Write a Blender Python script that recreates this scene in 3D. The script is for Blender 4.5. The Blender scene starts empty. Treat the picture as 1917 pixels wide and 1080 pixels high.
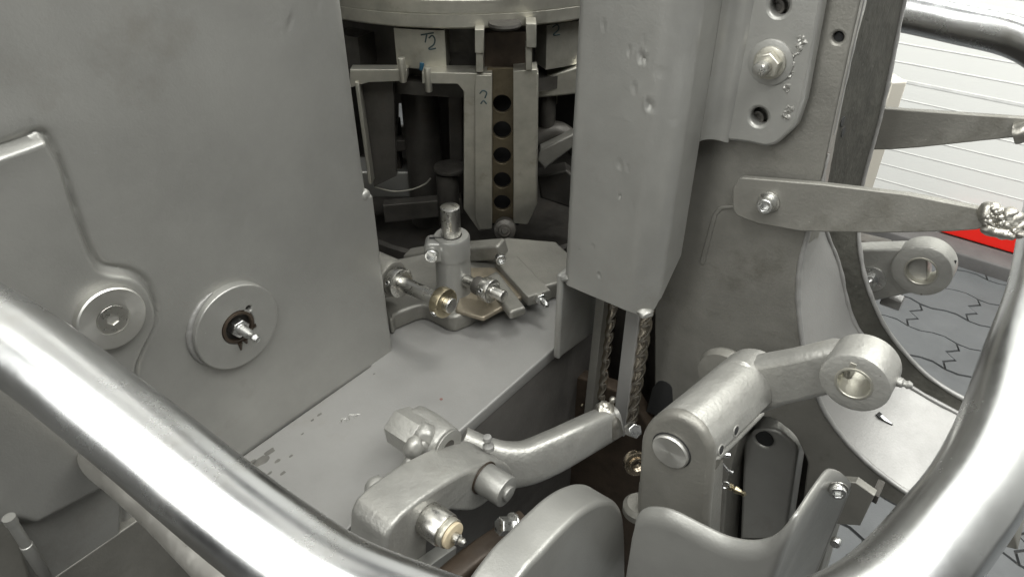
import bpy, bmesh, math, random
import numpy as np
from mathutils import Vector, Matrix, noise
from mathutils.bvhtree import BVHTree
R = math.radians
random.seed(7)
sc = bpy.context.scene
COL = sc.collection

# ------------------------------------------------------------------ camera
PITCH = R(34.95); F = 1331.0; CX, CY = 958.5, 540.0
CAM = Vector((0, 0, 1.25))
cam = bpy.data.cameras.new('camera'); cam.sensor_width = 36; cam.lens = 36*F/1917.0
cam.clip_start = .01; cam.clip_end = 100
co = bpy.data.objects.new('camera', cam); COL.objects.link(co)
co.location = CAM; co.rotation_euler = (R(90)-PITCH, 0, 0)
sc.camera = co

# ------------------------------------------------------------------ world, lamps, exposure
w = bpy.data.worlds.new('World'); sc.world = w; w.use_nodes = True
wn, wl = w.node_tree.nodes, w.node_tree.links
bg = wn['Background']
tc = wn.new('ShaderNodeTexCoord'); sp = wn.new('ShaderNodeSeparateXYZ'); mr = wn.new('ShaderNodeMapRange')
rp = wn.new('ShaderNodeValToRGB')
wl.new(tc.outputs['Generated'], sp.inputs[0]); wl.new(sp.outputs['Z'], mr.inputs['Value'])
mr.inputs['From Min'].default_value = -1; mr.inputs['From Max'].default_value = 1
wl.new(mr.outputs[0], rp.inputs[0]); wl.new(rp.outputs[0], bg.inputs['Color'])
e = rp.color_ramp.elements
e[0].position = .42; e[0].color = (.03, .03, .032, 1)
e[1].position = .85; e[1].color = (.62, .63, .62, 1)
m_ = e.new(.54); m_.color = (.14, .14, .14, 1)
bg.inputs['Strength'].default_value = .29

def lamp(name, loc, target, sx, sy, power, col=(.99, 1, .965)):
    l = bpy.data.lights.new(name, 'AREA'); l.shape = 'RECTANGLE'; l.size = sx; l.size_y = sy
    l.energy = power; l.color = col
    o = bpy.data.objects.new(name, l); COL.objects.link(o)
    o.location = loc; o.rotation_euler = (Vector(target)-Vector(loc)).to_track_quat('-Z', 'Y').to_euler()
    return o
lamp('ceiling_lamp', (.75, -.55, 3.1), (.1, .4, .8), 2.8, 1.0, 80)
lamp('ceiling_lamp', (-1.15, .05, 3.15), (.0, .4, .7), 1.5, 1.1, 36)
lamp('left_soft_light', (-2.2, -1.15, 2.35), (-.1, .25, .95), 1.7, 1.9, 66)  # unseen broad light, added to form the bright band on the rail
lamp('ceiling_lamp', (1.15, .95, 3.1), (1.75, 2.3, 1.5), 2.0, .5, 76)
sc.view_settings.view_transform = 'Standard'; sc.view_settings.look = 'None'
sc.view_settings.exposure = 0.27; sc.view_settings.gamma = 1.0
sc.view_settings.use_curve_mapping = False

# ------------------------------------------------------------------ geometry of the place
UX = Vector((.617, .787, 0)).normalized()      # machine axis going away to the right
VX = Vector((UX.y, -UX.x, 0))                  # machine axis coming forward to the right
ZX = Vector((0, 0, 1))
Fw = Vector((0, math.cos(PITCH), -math.sin(PITCH))); Up = Vector((0, math.sin(PITCH), math.cos(PITCH)))

def ray(px, py):
    return Fw + Vector((1, 0, 0))*((px-CX)/F) + Up*((CY-py)/F)
def at(px, py, t): return CAM + ray(px, py)*t
def on_n(px, py, n, c):
    d = ray(px, py); return CAM + d*(c/d.dot(n))
def on_u(px, py, u): return on_n(px, py, UX, u)
def on_v(px, py, v): return on_n(px, py, VX, v)
def on_z(px, py, z): return on_n(px, py, ZX, z)
def on_y(px, py, y): return on_n(px, py, Vector((0, 1, 0)), y)
def W(u, v, z): return CAM + UX*u + VX*v + ZX*z
def U_(p): return (p-CAM).dot(UX)
def V_(p): return (p-CAM).dot(VX)
def Z_(p): return p.z-CAM.z
def proj(p):
    d = p-CAM; f = d.dot(Fw); return (CX+F*d.x/f, CY-F*d.dot(Up)/f)
def frame(o, ex, ey):
    ex = ex.normalized(); n = ex.cross(ey).normalized(); ey = n.cross(ex)
    return Matrix(((ex.x, ey.x, n.x, o.x), (ex.y, ey.y, n.y, o.y), (ex.z, ey.z, n.z, o.z), (0, 0, 0, 1)))
def axis_frame(o, ax):
    ax = ax.normalized(); h = ZX if abs(ax.z) < .9 else Vector((1, 0, 0))
    ex = h.cross(ax).normalized(); return frame(o, ex, ax.cross(ex))

# ------------------------------------------------------------------ materials
def new_mat(name):
    m = bpy.data.materials.new(name); m.use_nodes = True
    return m, m.node_tree.nodes, m.node_tree.links, m.node_tree.nodes['Principled BSDF']

def mat(name, base, rough=.5, metal=0., bump=.0, bscale=300., var=.12, vscale=25., stain=None, stain_amt=.5,
        stain_scale=18., rvar=.1, fleck=None, fleck_scale=240., fleck_lim=.74, coarse=0., stretch=None, spec=.5, aniso=0.):
    m, N, L, b = new_mat(name)
    tc = N.new('ShaderNodeTexCoord'); src = tc.outputs['Object']
    if stretch:
        mp = N.new('ShaderNodeMapping'); L.new(src, mp.inputs[0]); mp.inputs['Scale'].default_value = stretch; src = mp.outputs[0]
    def nz(scale, detail=5, rgh=.6):
        n = N.new('ShaderNodeTexNoise'); n.inputs['Scale'].default_value = scale
        n.inputs['Detail'].default_value = detail; n.inputs['Roughness'].default_value = rgh
        L.new(src, n.inputs['Vector']); return n.outputs['Fac']
    def ramp(x, a, b_, c0=(0, 0, 0, 1), c1=(1, 1, 1, 1)):
        r = N.new('ShaderNodeValToRGB'); L.new(x, r.inputs[0])
        r.color_ramp.elements[0].position = a; r.color_ramp.elements[1].position = b_
        r.color_ramp.elements[0].color = c0; r.color_ramp.elements[1].color = c1; return r.outputs[0]
    def mix(f, a, b_):
        x = N.new('ShaderNodeMix'); x.data_type = 'RGBA'
        for s, v in ((0, f), (6, a), (7, b_)):
            if isinstance(v, (int, float)): x.inputs[s].default_value = v
            elif isinstance(v, tuple): x.inputs[s].default_value = v
            else: L.new(v, x.inputs[s])
        return x.outputs[2]
    c = tuple(base); lo = tuple(x*(1-var) for x in c)+(1,); hi = tuple(min(1, x*(1+var)) for x in c)+(1,)
    col = ramp(nz(vscale, 6, .65), .32, .68, lo, hi)
    if stain:
        f = ramp(nz(stain_scale, 7, .7), .56, .72)
        mm = N.new('ShaderNodeMath'); mm.operation = 'MULTIPLY'; L.new(f, mm.inputs[0]); mm.inputs[1].default_value = stain_amt
        col = mix(mm.outputs[0], col, tuple(stain)+(1,))
    if fleck:
        col = mix(ramp(nz(fleck_scale, 2, .5), fleck_lim, fleck_lim+.03), col, tuple(fleck)+(1,))
    L.new(col, b.inputs['Base Color'])
    rr = N.new('ShaderNodeMapRange'); L.new(nz(vscale*2.3, 6, .7), rr.inputs['Value'])
    rr.inputs['From Min'].default_value = .3; rr.inputs['From Max'].default_value = .7
    rr.inputs['To Min'].default_value = max(.03, rough-rvar); rr.inputs['To Max'].default_value = min(1, rough+rvar)
    L.new(rr.outputs[0], b.inputs['Roughness'])
    b.inputs['Metallic'].default_value = metal
    b.inputs['Specular IOR Level'].default_value = spec
    if aniso:
        b.inputs['Anisotropic'].default_value = aniso
        tg = N.new('ShaderNodeTangent'); tg.direction_type = 'RADIAL'; tg.axis = 'Z'; L.new(tg.outputs[0], b.inputs['Tangent'])
    if bump:
        bp = N.new('ShaderNodeBump'); bp.inputs['Strength'].default_value = bump; bp.inputs['Distance'].default_value = .001
        h = nz(bscale, 3, .55)
        if coarse:
            a = N.new('ShaderNodeMath'); a.operation = 'MULTIPLY_ADD'; L.new(nz(bscale*.18, 4, .6), a.inputs[0])
            a.inputs[1].default_value = coarse; L.new(h, a.inputs[2]); h = a.outputs[0]
        L.new(h, bp.inputs['Height']); L.new(bp.outputs[0], b.inputs['Normal'])
    return m

PAINT = mat('grey_hammer_paint', (.315, .311, .293), .42, .58, .15, 520, .08, 11, (.215, .20, .172), .5, 7, .07, (.50, .49, .46), 160, .80, 1.2)
PAINT_LT = mat('light_grey_paint', (.262, .257, .247), .47, .4, .16, 480, .07, 10, (.20, .19, .17), .5, 10, .07, (.16, .15, .14), 130, .79, 1.0)
PAINT_OIL = mat('oily_grey_paint', (.215, .208, .187), .44, .5, .26, 400, .12, 20, (.10, .092, .072), .6, 14, .1, (.36, .35, .32), 150, .80, 1.4)
FORGED = mat('painted_forging', (.325, .319, .298), .42, .55, .42, 300, .08, 30, (.19, .175, .145), .4, 22, .1, (.16, .15, .13), 120, .78, 1.8)
ROUGH = mat('rough_casting', (.045, .0435, .037), .85, .1, .6, 190, .25, 45, (.025, .024, .02), .6, 40, .08, (.085, .082, .072), 150, .74, 2.2, None, .22)
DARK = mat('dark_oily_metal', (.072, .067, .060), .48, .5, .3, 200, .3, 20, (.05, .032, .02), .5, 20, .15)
INNER_DARK = mat('inner_dark', (.030, .026, .022), .6, .1, .3, 120, .4, 20, (.05, .03, .018), .6, 12)  # near-black; stands in for shade behind the frame opening
BLACK = mat('black_and_recess_shade', (.012, .012, .012), .75, 0, 0, 100)  # plain black, also painted as shade in holes, gaps and sockets
STEEL = mat('bright_steel', (.56, .55, .52), .30, 1, .0, 500, .08, 60, (.28, .23, .17), .35, 60, .08)
TURNED = mat('turned_steel', (.58, .57, .54), .40, .9, .0, 600, .05, 60, None, rvar=.05, aniso=.6)
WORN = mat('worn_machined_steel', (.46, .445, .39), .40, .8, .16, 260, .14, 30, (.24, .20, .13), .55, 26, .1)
ZINC = mat('zinc_plating', (.66, .66, .65), .30, 1, .0, 300, .08, 80)
CHROME = mat('polished_tube_steel', (.64, .645, .65), .25, 1, .05, 60, .05, 9, (.36, .33, .27), .4, 11, .06, (.88, .88, .88), 190, .76)
BRASS = mat('brass', (.44, .385, .27), .33, 1, .0, 300, .15, 90)
DRILL = mat('twisted_steel', (.50, .45, .38), .24, 1, .0, 200, .04, 30, None, rvar=.04)
BRONZE = mat('oily_bronze', (.42, .36, .28), .27, 1, .0, 200, .2, 50, (.14, .10, .07), .5, 60)
STRIP = mat('oily_strip', (.115, .095, .062), .42, .6, .2, 200, .3, 30, (.05, .036, .022), .7, 30)
RUST = mat('oily_brown_metal', (.052, .038, .027), .46, .4, .3, 200, .35, 30, (.045, .03, .022), .6, 25)
TAN = mat('tan_washer', (.50, .42, .29), .6, 0, .2, 300, .12, 80)
INK = mat('marker_ink', (.03, .055, .062), .6, 0, 0, 100)
BLUE = mat('blue_ink', (.015, .075, .13), .6, 0, 0, 100)
WELD = mat('weld_metal', (.36, .345, .31), .40, .9, .35, 240, .2, 70, (.22, .19, .14), .5, 60)
WALLM = mat('white_wall_panel', (.83, .83, .80), .45, 0, .05, 60, .02, 3)
SEAM = mat('panel_seam', (.72, .72, .70), .6, 0, 0, 60)
REDM = mat('red_plastic', (.80, .018, .010), .4, 0, 0, 60, .05, 10)
KERB = mat('concrete_kerb', (.12, .115, .112), .85, 0, .5, 260, .15, 12, (.1, .1, .1), .4, 14)
PAVER = mat('concrete_paver', (.108, .112, .115), .80, 0, .5, 420, .12, 6, (.075, .075, .075), .35, 8, .05, (.20, .20, .20), 260, .74)
JOINT = mat('joint_sand', (.036, .035, .034), .95, 0, .6, 500, .3, 60)

# ------------------------------------------------------------------ mesh building
def fillet(pts, n=6):
    """pts: (x, y) or (x, y, r) -> polygon with rounded corners"""
    out = []; k = len(pts)
    for i, p in enumerate(pts):
        if len(p) < 3 or p[2] <= 0: out.append((p[0], p[1])); continue
        P = Vector(p[:2]); A = Vector(pts[i-1][:2])-P; B = Vector(pts[(i+1) % k][:2])-P
        la, lb = A.length, B.length
        if la < 1e-6 or lb < 1e-6: out.append((p[0], p[1])); continue
        A /= la; B /= lb; ang = A.angle(B)
        if ang > 3.1: out.append((p[0], p[1])); continue
        d = min(p[2]/math.tan(ang/2), .48*la, .48*lb); r = d*math.tan(ang/2)
        C = P+(A+B).normalized()*(r/math.sin(ang/2))
        s = P+A*d-C; t = P+B*d-C; a0 = math.atan2(s.y, s.x); a1 = math.atan2(t.y, t.x)
        da = (a1-a0+math.pi) % (2*math.pi)-math.pi
        for j in range(n+1):
            a = a0+da*j/n; out.append((C.x+r*math.cos(a), C.y+r*math.sin(a)))
    return out
def circ(c, r, n=28): return [(c[0]+r*math.cos(2*math.pi*i/n), c[1]+r*math.sin(2*math.pi*i/n)) for i in range(n)]
def hexa(c, af, rot=0): 
    r = af/math.sqrt(3); return [(c[0]+r*math.cos(rot+math.pi*i/3), c[1]+r*math.sin(rot+math.pi*i/3)) for i in range(6)]
def spline(pts, n=8, closed=False):
    P = [Vector(p) for p in pts]; k = len(P); out = []
    for i in range(k if closed else k-1):
        if closed: a, b, c, d = P[i-1], P[i], P[(i+1) % k], P[(i+2) % k]
        else:
            b, c = P[i], P[i+1]; a = P[i-1] if i else b*2-c; d = P[i+2] if i+2 < k else c*2-b
        for j in range(n):
            t = j/n; t2, t3 = t*t, t*t*t
            out.append(.5*((2*b)+(c-a)*t+(2*a-5*b+4*c-d)*t2+(3*b-a-3*c+d)*t3))
    if not closed: out.append(P[-1])
    return out

class MB:
    def __init__(s): s.bm = bmesh.new()
    def add(s, me, M=None):
        if M is not None: me.transform(M)
        s.bm.from_mesh(me); bpy.data.meshes.remove(me); return s
    def plate(s, outline, th, M, holes=(), bevel=.0015, shear=(0, 0), res=2):
        """outline in local xy; front at local z = 0, body goes to z = -th"""
        bevel = min(bevel, th*.45)
        cu = bpy.data.curves.new('tmp', 'CURVE'); cu.dimensions = '2D'; cu.fill_mode = 'BOTH'
        for poly in [outline]+list(holes):
            spn = cu.splines.new('POLY'); spn.points.add(len(poly)-1); spn.use_cyclic_u = True
            for q, (x, y) in zip(spn.points, [tuple(p[:2]) for p in poly]): q.co = (x, y, 0, 1)
        cu.extrude = th/2-bevel; cu.bevel_depth = bevel; cu.bevel_resolution = res; cu.offset = -bevel
        o = bpy.data.objects.new('tmp', cu); COL.objects.link(o)
        dg = bpy.context.evaluated_depsgraph_get()
        me = bpy.data.meshes.new_from_object(o.evaluated_get(dg))
        bpy.data.objects.remove(o); bpy.data.curves.remove(cu)
        for v in me.vertices:
            v.co.z -= th/2; v.co.x += shear[0]*v.co.z; v.co.y += shear[1]*v.co.z
        return s.add(me, M)
    def faces(s, verts, faces):
        me = bpy.data.meshes.new('tmp'); me.from_pydata([tuple(v) for v in verts], [], faces); return s.add(me)
    def lathe(s, prof, o, ax, seg=36, closed=False, wob=0.):
        M = axis_frame(o, ax); vs = []; fs = []; n = len(prof)
        for i in range(seg):
            a = 2*math.pi*i/seg
            for r, h in prof:
                vs.append(M @ Vector((r*math.cos(a), r*math.sin(a), h)))
        for i in range(seg):
            j = (i+1) % seg
            for k in range(n if closed else n-1):
                l = (k+1) % n
                fs.append((i*n+k, j*n+k, j*n+l, i*n+l))
        s.faces(vs, fs)
        bmesh.ops.remove_doubles(s.bm, verts=s.bm.verts[:], dist=1e-6); return s
    def cyl(s, o, ax, r, h, b=.001, seg=36):
        b = min(b, r*.4, h*.4)
        return s.lathe([(0, 0), (r-b, 0), (r-.3*b, .3*b), (r, b), (r, h-b), (r-.3*b, h-.3*b), (r-b, h), (0, h)], o, ax, seg)
    def ring(s, o, ax, r0, r1, h, b=.001, seg=40):
        b = min(b, (r1-r0)*.4, h*.4)
        return s.lathe([(r0, b), (r0+b, 0), (r1-b, 0), (r1-.3*b, .3*b), (r1, b), (r1, h-b), (r1-.3*b, h-.3*b), (r1-b, h), (r0+b, h), (r0, h-b)], o, ax, seg, True)
    def tube(s, path, r, seg=20, cap=True, hw=None, up=None):
        """path list of Vector; r float or list; hw: second half width (ellipse) list with 'up' giving r's direction"""
        n = len(path); rr = r if isinstance(r, (list, tuple)) else [r]*n
        vs = []; fs = []; pn = None
        for i, p in enumerate(path):
            t = (path[min(i+1, n-1)]-path[max(i-1, 0)]).normalized()
            if up is not None: e1 = (up-t*up.dot(t)).normalized()
            else:
                if pn is None: pn = t.orthogonal()
                e1 = (pn-t*pn.dot(t)).normalized()
            pn = e1; e2 = t.cross(e1)
            h = rr[i] if hw is None else (hw[i] if isinstance(hw, (list, tuple)) else hw)
            for k in range(seg):
                a = 2*math.pi*k/seg; c, d = math.cos(a), math.sin(a)
                if hw is not None:
                    q = .62; c = math.copysign(abs(c)**q, c); d = math.copysign(abs(d)**q, d)
                vs.append(p+e1*rr[i]*c+e2*h*d)
        for i in range(n-1):
            for k in range(seg):
                l = (k+1) % seg; fs.append((i*seg+k, i*seg+l, (i+1)*seg+l, (i+1)*seg+k))
        if cap: fs.append(tuple(range(seg))[::-1]); fs.append(tuple((n-1)*seg+k for k in range(seg)))
        return s.faces(vs, fs)
    def box(s, M, sx, sy, sz, b=.001):
        return s.plate([(-sx/2, -sy/2), (sx/2, -sy/2), (sx/2, sy/2), (-sx/2, sy/2)], sz, M, (), b)
    def hexn(s, o, ax, af, h, rot=.2, b=.0008):
        M = axis_frame(o+ax.normalized()*h, ax)
        return s.plate(hexa((0, 0), af, rot), h, M, (), b)
    def socket(s, o, ax, r, h):
        M = axis_frame(o+ax.normalized()*h, ax)
        s.plate(circ((0, 0), r, 30), h, M, [hexa((0, 0), r*1.05, .3)], r*.12)
        M2 = axis_frame(o+ax.normalized()*h*.45, ax)
        return s.plate(circ((0, 0), r*.8, 20), h*.3, M2, (), .0001)
    def ball(s, o, r, sub=2, squash=1., nse=0.):
        b = bmesh.new(); bmesh.ops.create_icosphere(b, subdivisions=sub, radius=r)
        me = bpy.data.meshes.new('tmp'); b.to_mesh(me); b.free()
        for v in me.vertices:
            if nse: v.co *= 1+nse*noise.noise(v.co/r*1.6+Vector((o.x*300, o.y*300, o.z*300)))
            v.co.z *= squash
        return s.add(me, Matrix.Translation(o))
    def jitter(s, amp, scale, seed=0., sub=0):
        if sub: bmesh.ops.subdivide_edges(s.bm, edges=s.bm.edges[:], cuts=sub, use_grid_fill=True)
        s.bm.normal_update()
        for v in s.bm.verts:
            v.co += v.normal*amp*noise.noise(v.co*scale+Vector((seed, seed, seed)))
        return s
    def grid(s, P):
        """P[i][j] -> Vector"""
        n, m = len(P), len(P[0]); vs = [q for row in P for q in row]
        return s.faces(vs, [(i*m+j, (i+1)*m+j, (i+1)*m+j+1, i*m+j+1) for i in range(n-1) for j in range(m-1)])
    def build(s, name, m, parent=None, ang=33, normals=True, fr=None, solid=0., loc=None):
        if normals: bmesh.ops.recalc_face_normals(s.bm, faces=s.bm.faces[:])
        me = bpy.data.meshes.new(name); s.bm.to_mesh(me); s.bm.free()
        base = Vector(loc) if loc is not None else Vector((0, 0, 0))
        o = bpy.data.objects.new(name, me); COL.objects.link(o)
        pw = world_of(parent) if parent else None
        if fr is None: fr = Matrix.Translation(pw.translation if parent else base)
        me.transform(fr.inverted())
        if parent:
            o.parent = parent; o.matrix_local = pw.inverted() @ fr
        else: o.matrix_local = fr
        o['_w'] = [x for row in fr for x in row]
        me.polygons.foreach_set('use_smooth', [True]*len(me.polygons))
        me.set_sharp_from_angle(angle=R(ang)); me.materials.append(m)
        if solid:
            md = o.modifiers.new('thickness', 'SOLIDIFY'); md.thickness = solid; md.offset = -1
        return o
def world_of(o):
    if '_w' in o:
        a = list(o['_w']); return Matrix([a[i*4:i*4+4] for i in range(4)])
    return o.matrix_local.copy()
def thing(name, label, cat, loc, group=None):
    o = bpy.data.objects.new(name, None); COL.objects.link(o); o.location = loc; o.empty_display_size = .02
    M = Matrix.Translation(loc); o['_w'] = [x for row in M for x in row]
    return tag(o, label, cat, group)
def hit(px, py, o):
    """where the sight line through (px, py) meets a finished object's surface"""
    M = world_of(o); t = BVHTree.FromPolygons([M @ v.co for v in o.data.vertices], [tuple(p.vertices) for p in o.data.polygons])
    d = ray(px, py).normalized(); q, n, i, s_ = t.ray_cast(CAM, d)
    if q is None: return at(px, py, .6), -d
    return q, (n if n.dot(d) < 0 else -n)
def tag(o, label, cat, group=None):
    o['label'] = label; o['category'] = cat
    if group: o['group'] = group
    return o
def struct(o): o['kind'] = 'structure'; return o

# planes: outlines given by where the photographed edges meet the real plane
def plane_u(u): return frame(W(u, 0, 0), VX, ZX)       # faces the viewer's left-front
def plane_v(v): return frame(W(0, v, 0), UX, ZX)       # faces right-front
def plane_z(z): return frame(W(0, 0, z), VX, UX)
def plane_y(y): return frame(CAM+Vector((0, y, 0)), Vector((1, 0, 0)), ZX)
def loc_u(pts, u):
    return [((V_(q), Z_(q))+tuple(p[2:])) for p in pts for q in [on_u(p[0], p[1], u)]]
def loc_v(pts, v):
    return [((U_(q), Z_(q))+tuple(p[2:])) for p in pts for q in [on_v(p[0], p[1], v)]]
def loc_z(pts, z):
    return [((V_(q), U_(q))+tuple(p[2:])) for p in pts for q in [on_z(p[0], p[1], z)]]
def loc_y(pts, y):
    return [((q.x, Z_(q))+tuple(p[2:])) for p in pts for q in [on_y(p[0], p[1], y)]]
def smoothstep(a, b, x):
    t = np.clip((x-a)/(b-a), 0, 1); return t*t*(3-2*t)

V0, ZT, U0 = -.475, -.503, .57      # face of the big side casting, table height, face of the C-frame plate

# ================================================================== SETTING: floor, kerb, wall
A_ = on_z(1797, 500, -1.25); B_ = on_z(1886, 528, -1.25); wd = (B_-A_).normalized(); wnrm = Vector((wd.y, -wd.x, 0))
if wnrm.y > 0: wnrm = -wnrm
struct(MB().faces([Vector((-9, -9, -.006)), Vector((9, -9, -.006)), Vector((9, 9, -.006)), Vector((-9, 9, -.006))], [(0, 1, 2, 3)]).build('ground', JOINT))
pv = MB(); L_, H_ = .225, .1125
vs, fs = [], []
L_, H_ = .255, .135; Z_G = .0035
wv = lambda x: .009*math.sin(2*math.pi*x/(L_*.5)+.6)
lev = [(0, 0), (.2, .012), (.42, -.014), (.6, .014), (.8, -.010), (1, 0)]
for r in range(-2, 15):
    off = (r % 2)*L_*.5
    for c in range(-11, 10):
        n0 = len(vs); dz = random.uniform(-.001, .001)
        for g, z in ((Z_G, dz), (Z_G*.8, -.012)):
            for k, (t, zg) in enumerate(lev):
                for i in range(9):
                    x = (g+zg)+(L_-2*g)*i/8; y = (g+(H_-2*g)*t)+wv(x-zg+off)
                    p = A_+wd*(c*L_+off+x-.3)+wnrm*(r*H_+y+.02); vs.append(Vector((p.x, p.y, z)))
        idx = lambda k, i: n0+k*9+i
        for k in range(5):
            for i in range(8): fs.append((idx(k, i), idx(k, i+1), idx(k+1, i+1), idx(k+1, i)))
        rim_ = [idx(0, i) for i in range(9)]+[idx(k, 8) for k in range(1, 6)]+[idx(5, i) for i in range(7, -1, -1)]+[idx(k, 0) for k in range(4, 0, -1)]
        for a, b in zip(rim_, rim_[1:]+rim_[:1]): fs.append((a, b, b+54, a+54))
struct(pv.faces(vs, fs).build('paving', PAVER))
KH, KD = .045, .105
struct(MB().box(frame(A_-wnrm*(KD/2)+Vector((0, 0, KH)), wd, -wnrm), 8, KD, .06, .006).build('kerb', KERB))
wt = thing('panel_wall', 'white ribbed sandwich panel wall behind the machine', 'wall', A_-wnrm*(KD+.03))
wp = A_-wnrm*(KD+.03)
wb = MB(); wb.box(frame(wp+Vector((0, 0, 1.56)), wd, ZX), 8, 3.1, .06, .002); wb.build('panel', WALLM, wt)
wr = MB()
for k in range(46):
    z = .10+k*.056
    wr.box(frame(wp+wnrm*.0012+Vector((0, 0, z)), wd, ZX), 7.9, (.0022 if k % 12 != 7 else .009), .002, .0003)
wr.build('panel_ribs', SEAM, wt)
r0 = on_n(1757, 434, wnrm, (A_-wnrm*(KD+.004)-CAM).dot(wnrm)); r0 = Vector((r0.x, r0.y, KH))
rd = MB().box(frame(r0+wd*.6+Vector((0, 0, .035)), wd, ZX), 1.2, .07, .018, .003).build('kick_strip', REDM, loc=r0)
tag(rd, 'bright red strip lying along the foot of the white wall', 'strip')
pt = MB().box(frame(at(1638, 300, 1.35), Vector((1, .12, 0)), ZX), .030, .30, .06, .003)
pst = pt.build('wall_post', mat('beige_paint', (.50, .47, .41), .5, 0, .1, 200, .05, 10), loc=at(1638, 420, 1.35))
tag(pst, 'narrow beige post standing between the machine and the white wall', 'post')

# ================================================================== LEFT SIDE CASTING (height-field face)
cast = thing('side_casting', 'large grey hammer painted side casting with a raised pad and two round covers', 'machine casting', W(.1, V0-.1, ZT))
pad_px = [(-900, 640), (0, 290), (74, 263), (101, 312), (120, 370), (141, 435), (163, 485), (187, 509), (238, 519), (266, 540), (280, 575), (279, 606), (258, 648), (243, 690), (238, 760), (230, 1200), (-900, 1800)]
pad = np.array(loc_v(pad_px, V0)); pad = np.array([tuple(pad[1])]+[(p.x, p.y) for p in spline([(a, b, 0) for a, b in pad[2:-2]], 5)]+[tuple(pad[-2]), tuple(pad[-1]), tuple(pad[0])])
def sdist(X, Y, poly):
    d = np.full(X.shape, 1e9); ins = np.zeros(X.shape, bool); n = len(poly)
    for i in range(n):
        a = poly[i]; b = poly[(i+1) % n]; e_ = b-a; l2 = e_.dot(e_)+1e-15
        t = np.clip(((X-a[0])*e_[0]+(Y-a[1])*e_[1])/l2, 0, 1)
        d = np.minimum(d, np.hypot(X-a[0]-t*e_[0], Y-a[1]-t*e_[1]))
        c = ((a[1] > Y) != (b[1] > Y)) & (X < (b[0]-a[0])*(Y-a[1])/(b[1]-a[1]+1e-15)+a[0]); ins ^= c
    return np.where(ins, d, -d)
def lerp_curve(x, xs, ys): return np.interp(x, xs, ys)
su = np.concatenate([np.linspace(-.34, -.09, 40)[:-1], np.linspace(-.09, .372, 330)])
sz = np.concatenate([np.linspace(.35, .02, 24)[:-1], np.linspace(.02, ZT-.002, 300)])
UU, ZZ = np.meshgrid(su, sz)
sd = sdist(UU, ZZ, pad)
topd = smoothstep(.20, .02, UU)*smoothstep(-.20, -.14, ZZ)
ledge = .0062+.0050*topd
Hh = ledge*smoothstep(-.0034-.0050*topd, .0006, sd)-.0030*np.exp(-((sd+.0050)/.0020)**2)*(1-topd*smoothstep(.066, .05, UU))
p1 = loc_v([(-40, 245), (90, 225), (210, 205)], V0)
rl = sdist(UU, ZZ, np.array(p1))
Hh += .0030*np.exp(-(np.abs(rl)/.013)**2)*smoothstep(.19, .05, UU)
# recessed plinth under the bottom-left of the panel
pl_px = [(-400, 1010), (20, 962), (62, 972), (118, 948), (192, 905), (300, 850), (330, 1010), (120, 1300), (-400, 1500)]
pl = np.array(loc_v(pl_px, V0)); pl = np.array([(-.34, pl[1][1]+.012), (pl[1][0], pl[1][1]), (pl[2][0], pl[2][1]), (pl[4][0], pl[4][1]), (.16, pl[4][1]-.004), (.21, -.60), (-.34, -.60)])
Hh -= .014*smoothstep(-.003, .009, sdist(UU, ZZ, pl))
# casting nicks, gentle waviness
for (px, py, r, dpt) in ((540, 42, .006, .0008), (588, 6, .004, .0008), (326, 415, .010, .0003), (460, 410, .006, .0003), (55, 232, .003, .0005)):
    c = on_v(px, py, V0); Hh -= dpt*np.exp(-(((UU-U_(c)-(ZZ-Z_(c))*.5)/(r*.35))**2+((ZZ-Z_(c))/r)**2))
rng = np.random.RandomState(3)
for k in range(10):
    a, b, ph = rng.uniform(5, 40), rng.uniform(5, 40), rng.uniform(0, 6)
    Hh += .00010*np.sin(a*UU+b*ZZ+ph)
UE1 = U_(on_v(684, 345, V0-.004))+.001; UE2 = U_(on_v(732, 640, V0-.002))+.001
rows = []
for i, z in enumerate(sz):
    ue = UE1+(UE2-UE1)*float(smoothstep(-.308, -.316, z))
    r_ = .012-.006*float(smoothstep(-.308, -.316, z))
    row = [W(u+(ue-r_-.372)*float(smoothstep(.30, .372, u)), V0+float(Hh[i, j]), z) for j, u in enumerate(su)]
    hv = float(Hh[i, -1])
    for a in np.linspace(0, math.pi/2, 9)[1:]:
        row.append(W(ue-r_+r_*math.sin(a), V0+hv-r_*(1-math.cos(a)), z))
    row += [W(ue, V0-r_-.02, z), W(ue, V0-.34, z), W(-.34, V0-.34, z)]
    rows.append(row)
cf = MB().grid(rows); cf.build('body', PAINT, cast, 60)
# small cast lug at the step of the right edge
c = on_v(688, 366, V0)
MB().ball(W(.384, V0-.006, Z_(c)), .0075, 3, .8, .2).build('lug', PAINT, cast)
# turned cover with countersunk screw
def disc_r(a, b, v): return (on_v(a[0], a[1], v)-on_v(b[0], b[1], v)).length/2
c1 = on_v(212, 598, V0+.013); r1 = disc_r((149, 600), (277, 597), V0+.016)
dc = MB().lathe([(0, -.014), (r1, -.014), (r1, -.001), (r1-.001, 0), (.0215*.5+.0012, 0), (.0215*.5+.0012, -.0012), (0, -.0012)], c1, VX, 64)
d1 = dc.build('cover_disc', TURNED, cast, 25, fr=axis_frame(c1, VX))
d1['label'] = 'bright turned steel cover disc with countersunk socket screw'
rs = .0107
sm = MB(); sm.plate(circ((0, 0), rs, 32), .004, axis_frame(c1+VX*.0002, VX), [hexa((0, 0), .0075, .25)], .0004)
sm.plate(circ((0, 0), rs*.6, 20), .001, axis_frame(c1-VX*.003, VX), (), .0001)
ssc = sm.build('socket_screw', STEEL, d1); MB().cyl(c1-VX*.0032, VX, .0045, .001, .0001, 16).build('socket', BLACK, ssc)
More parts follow.
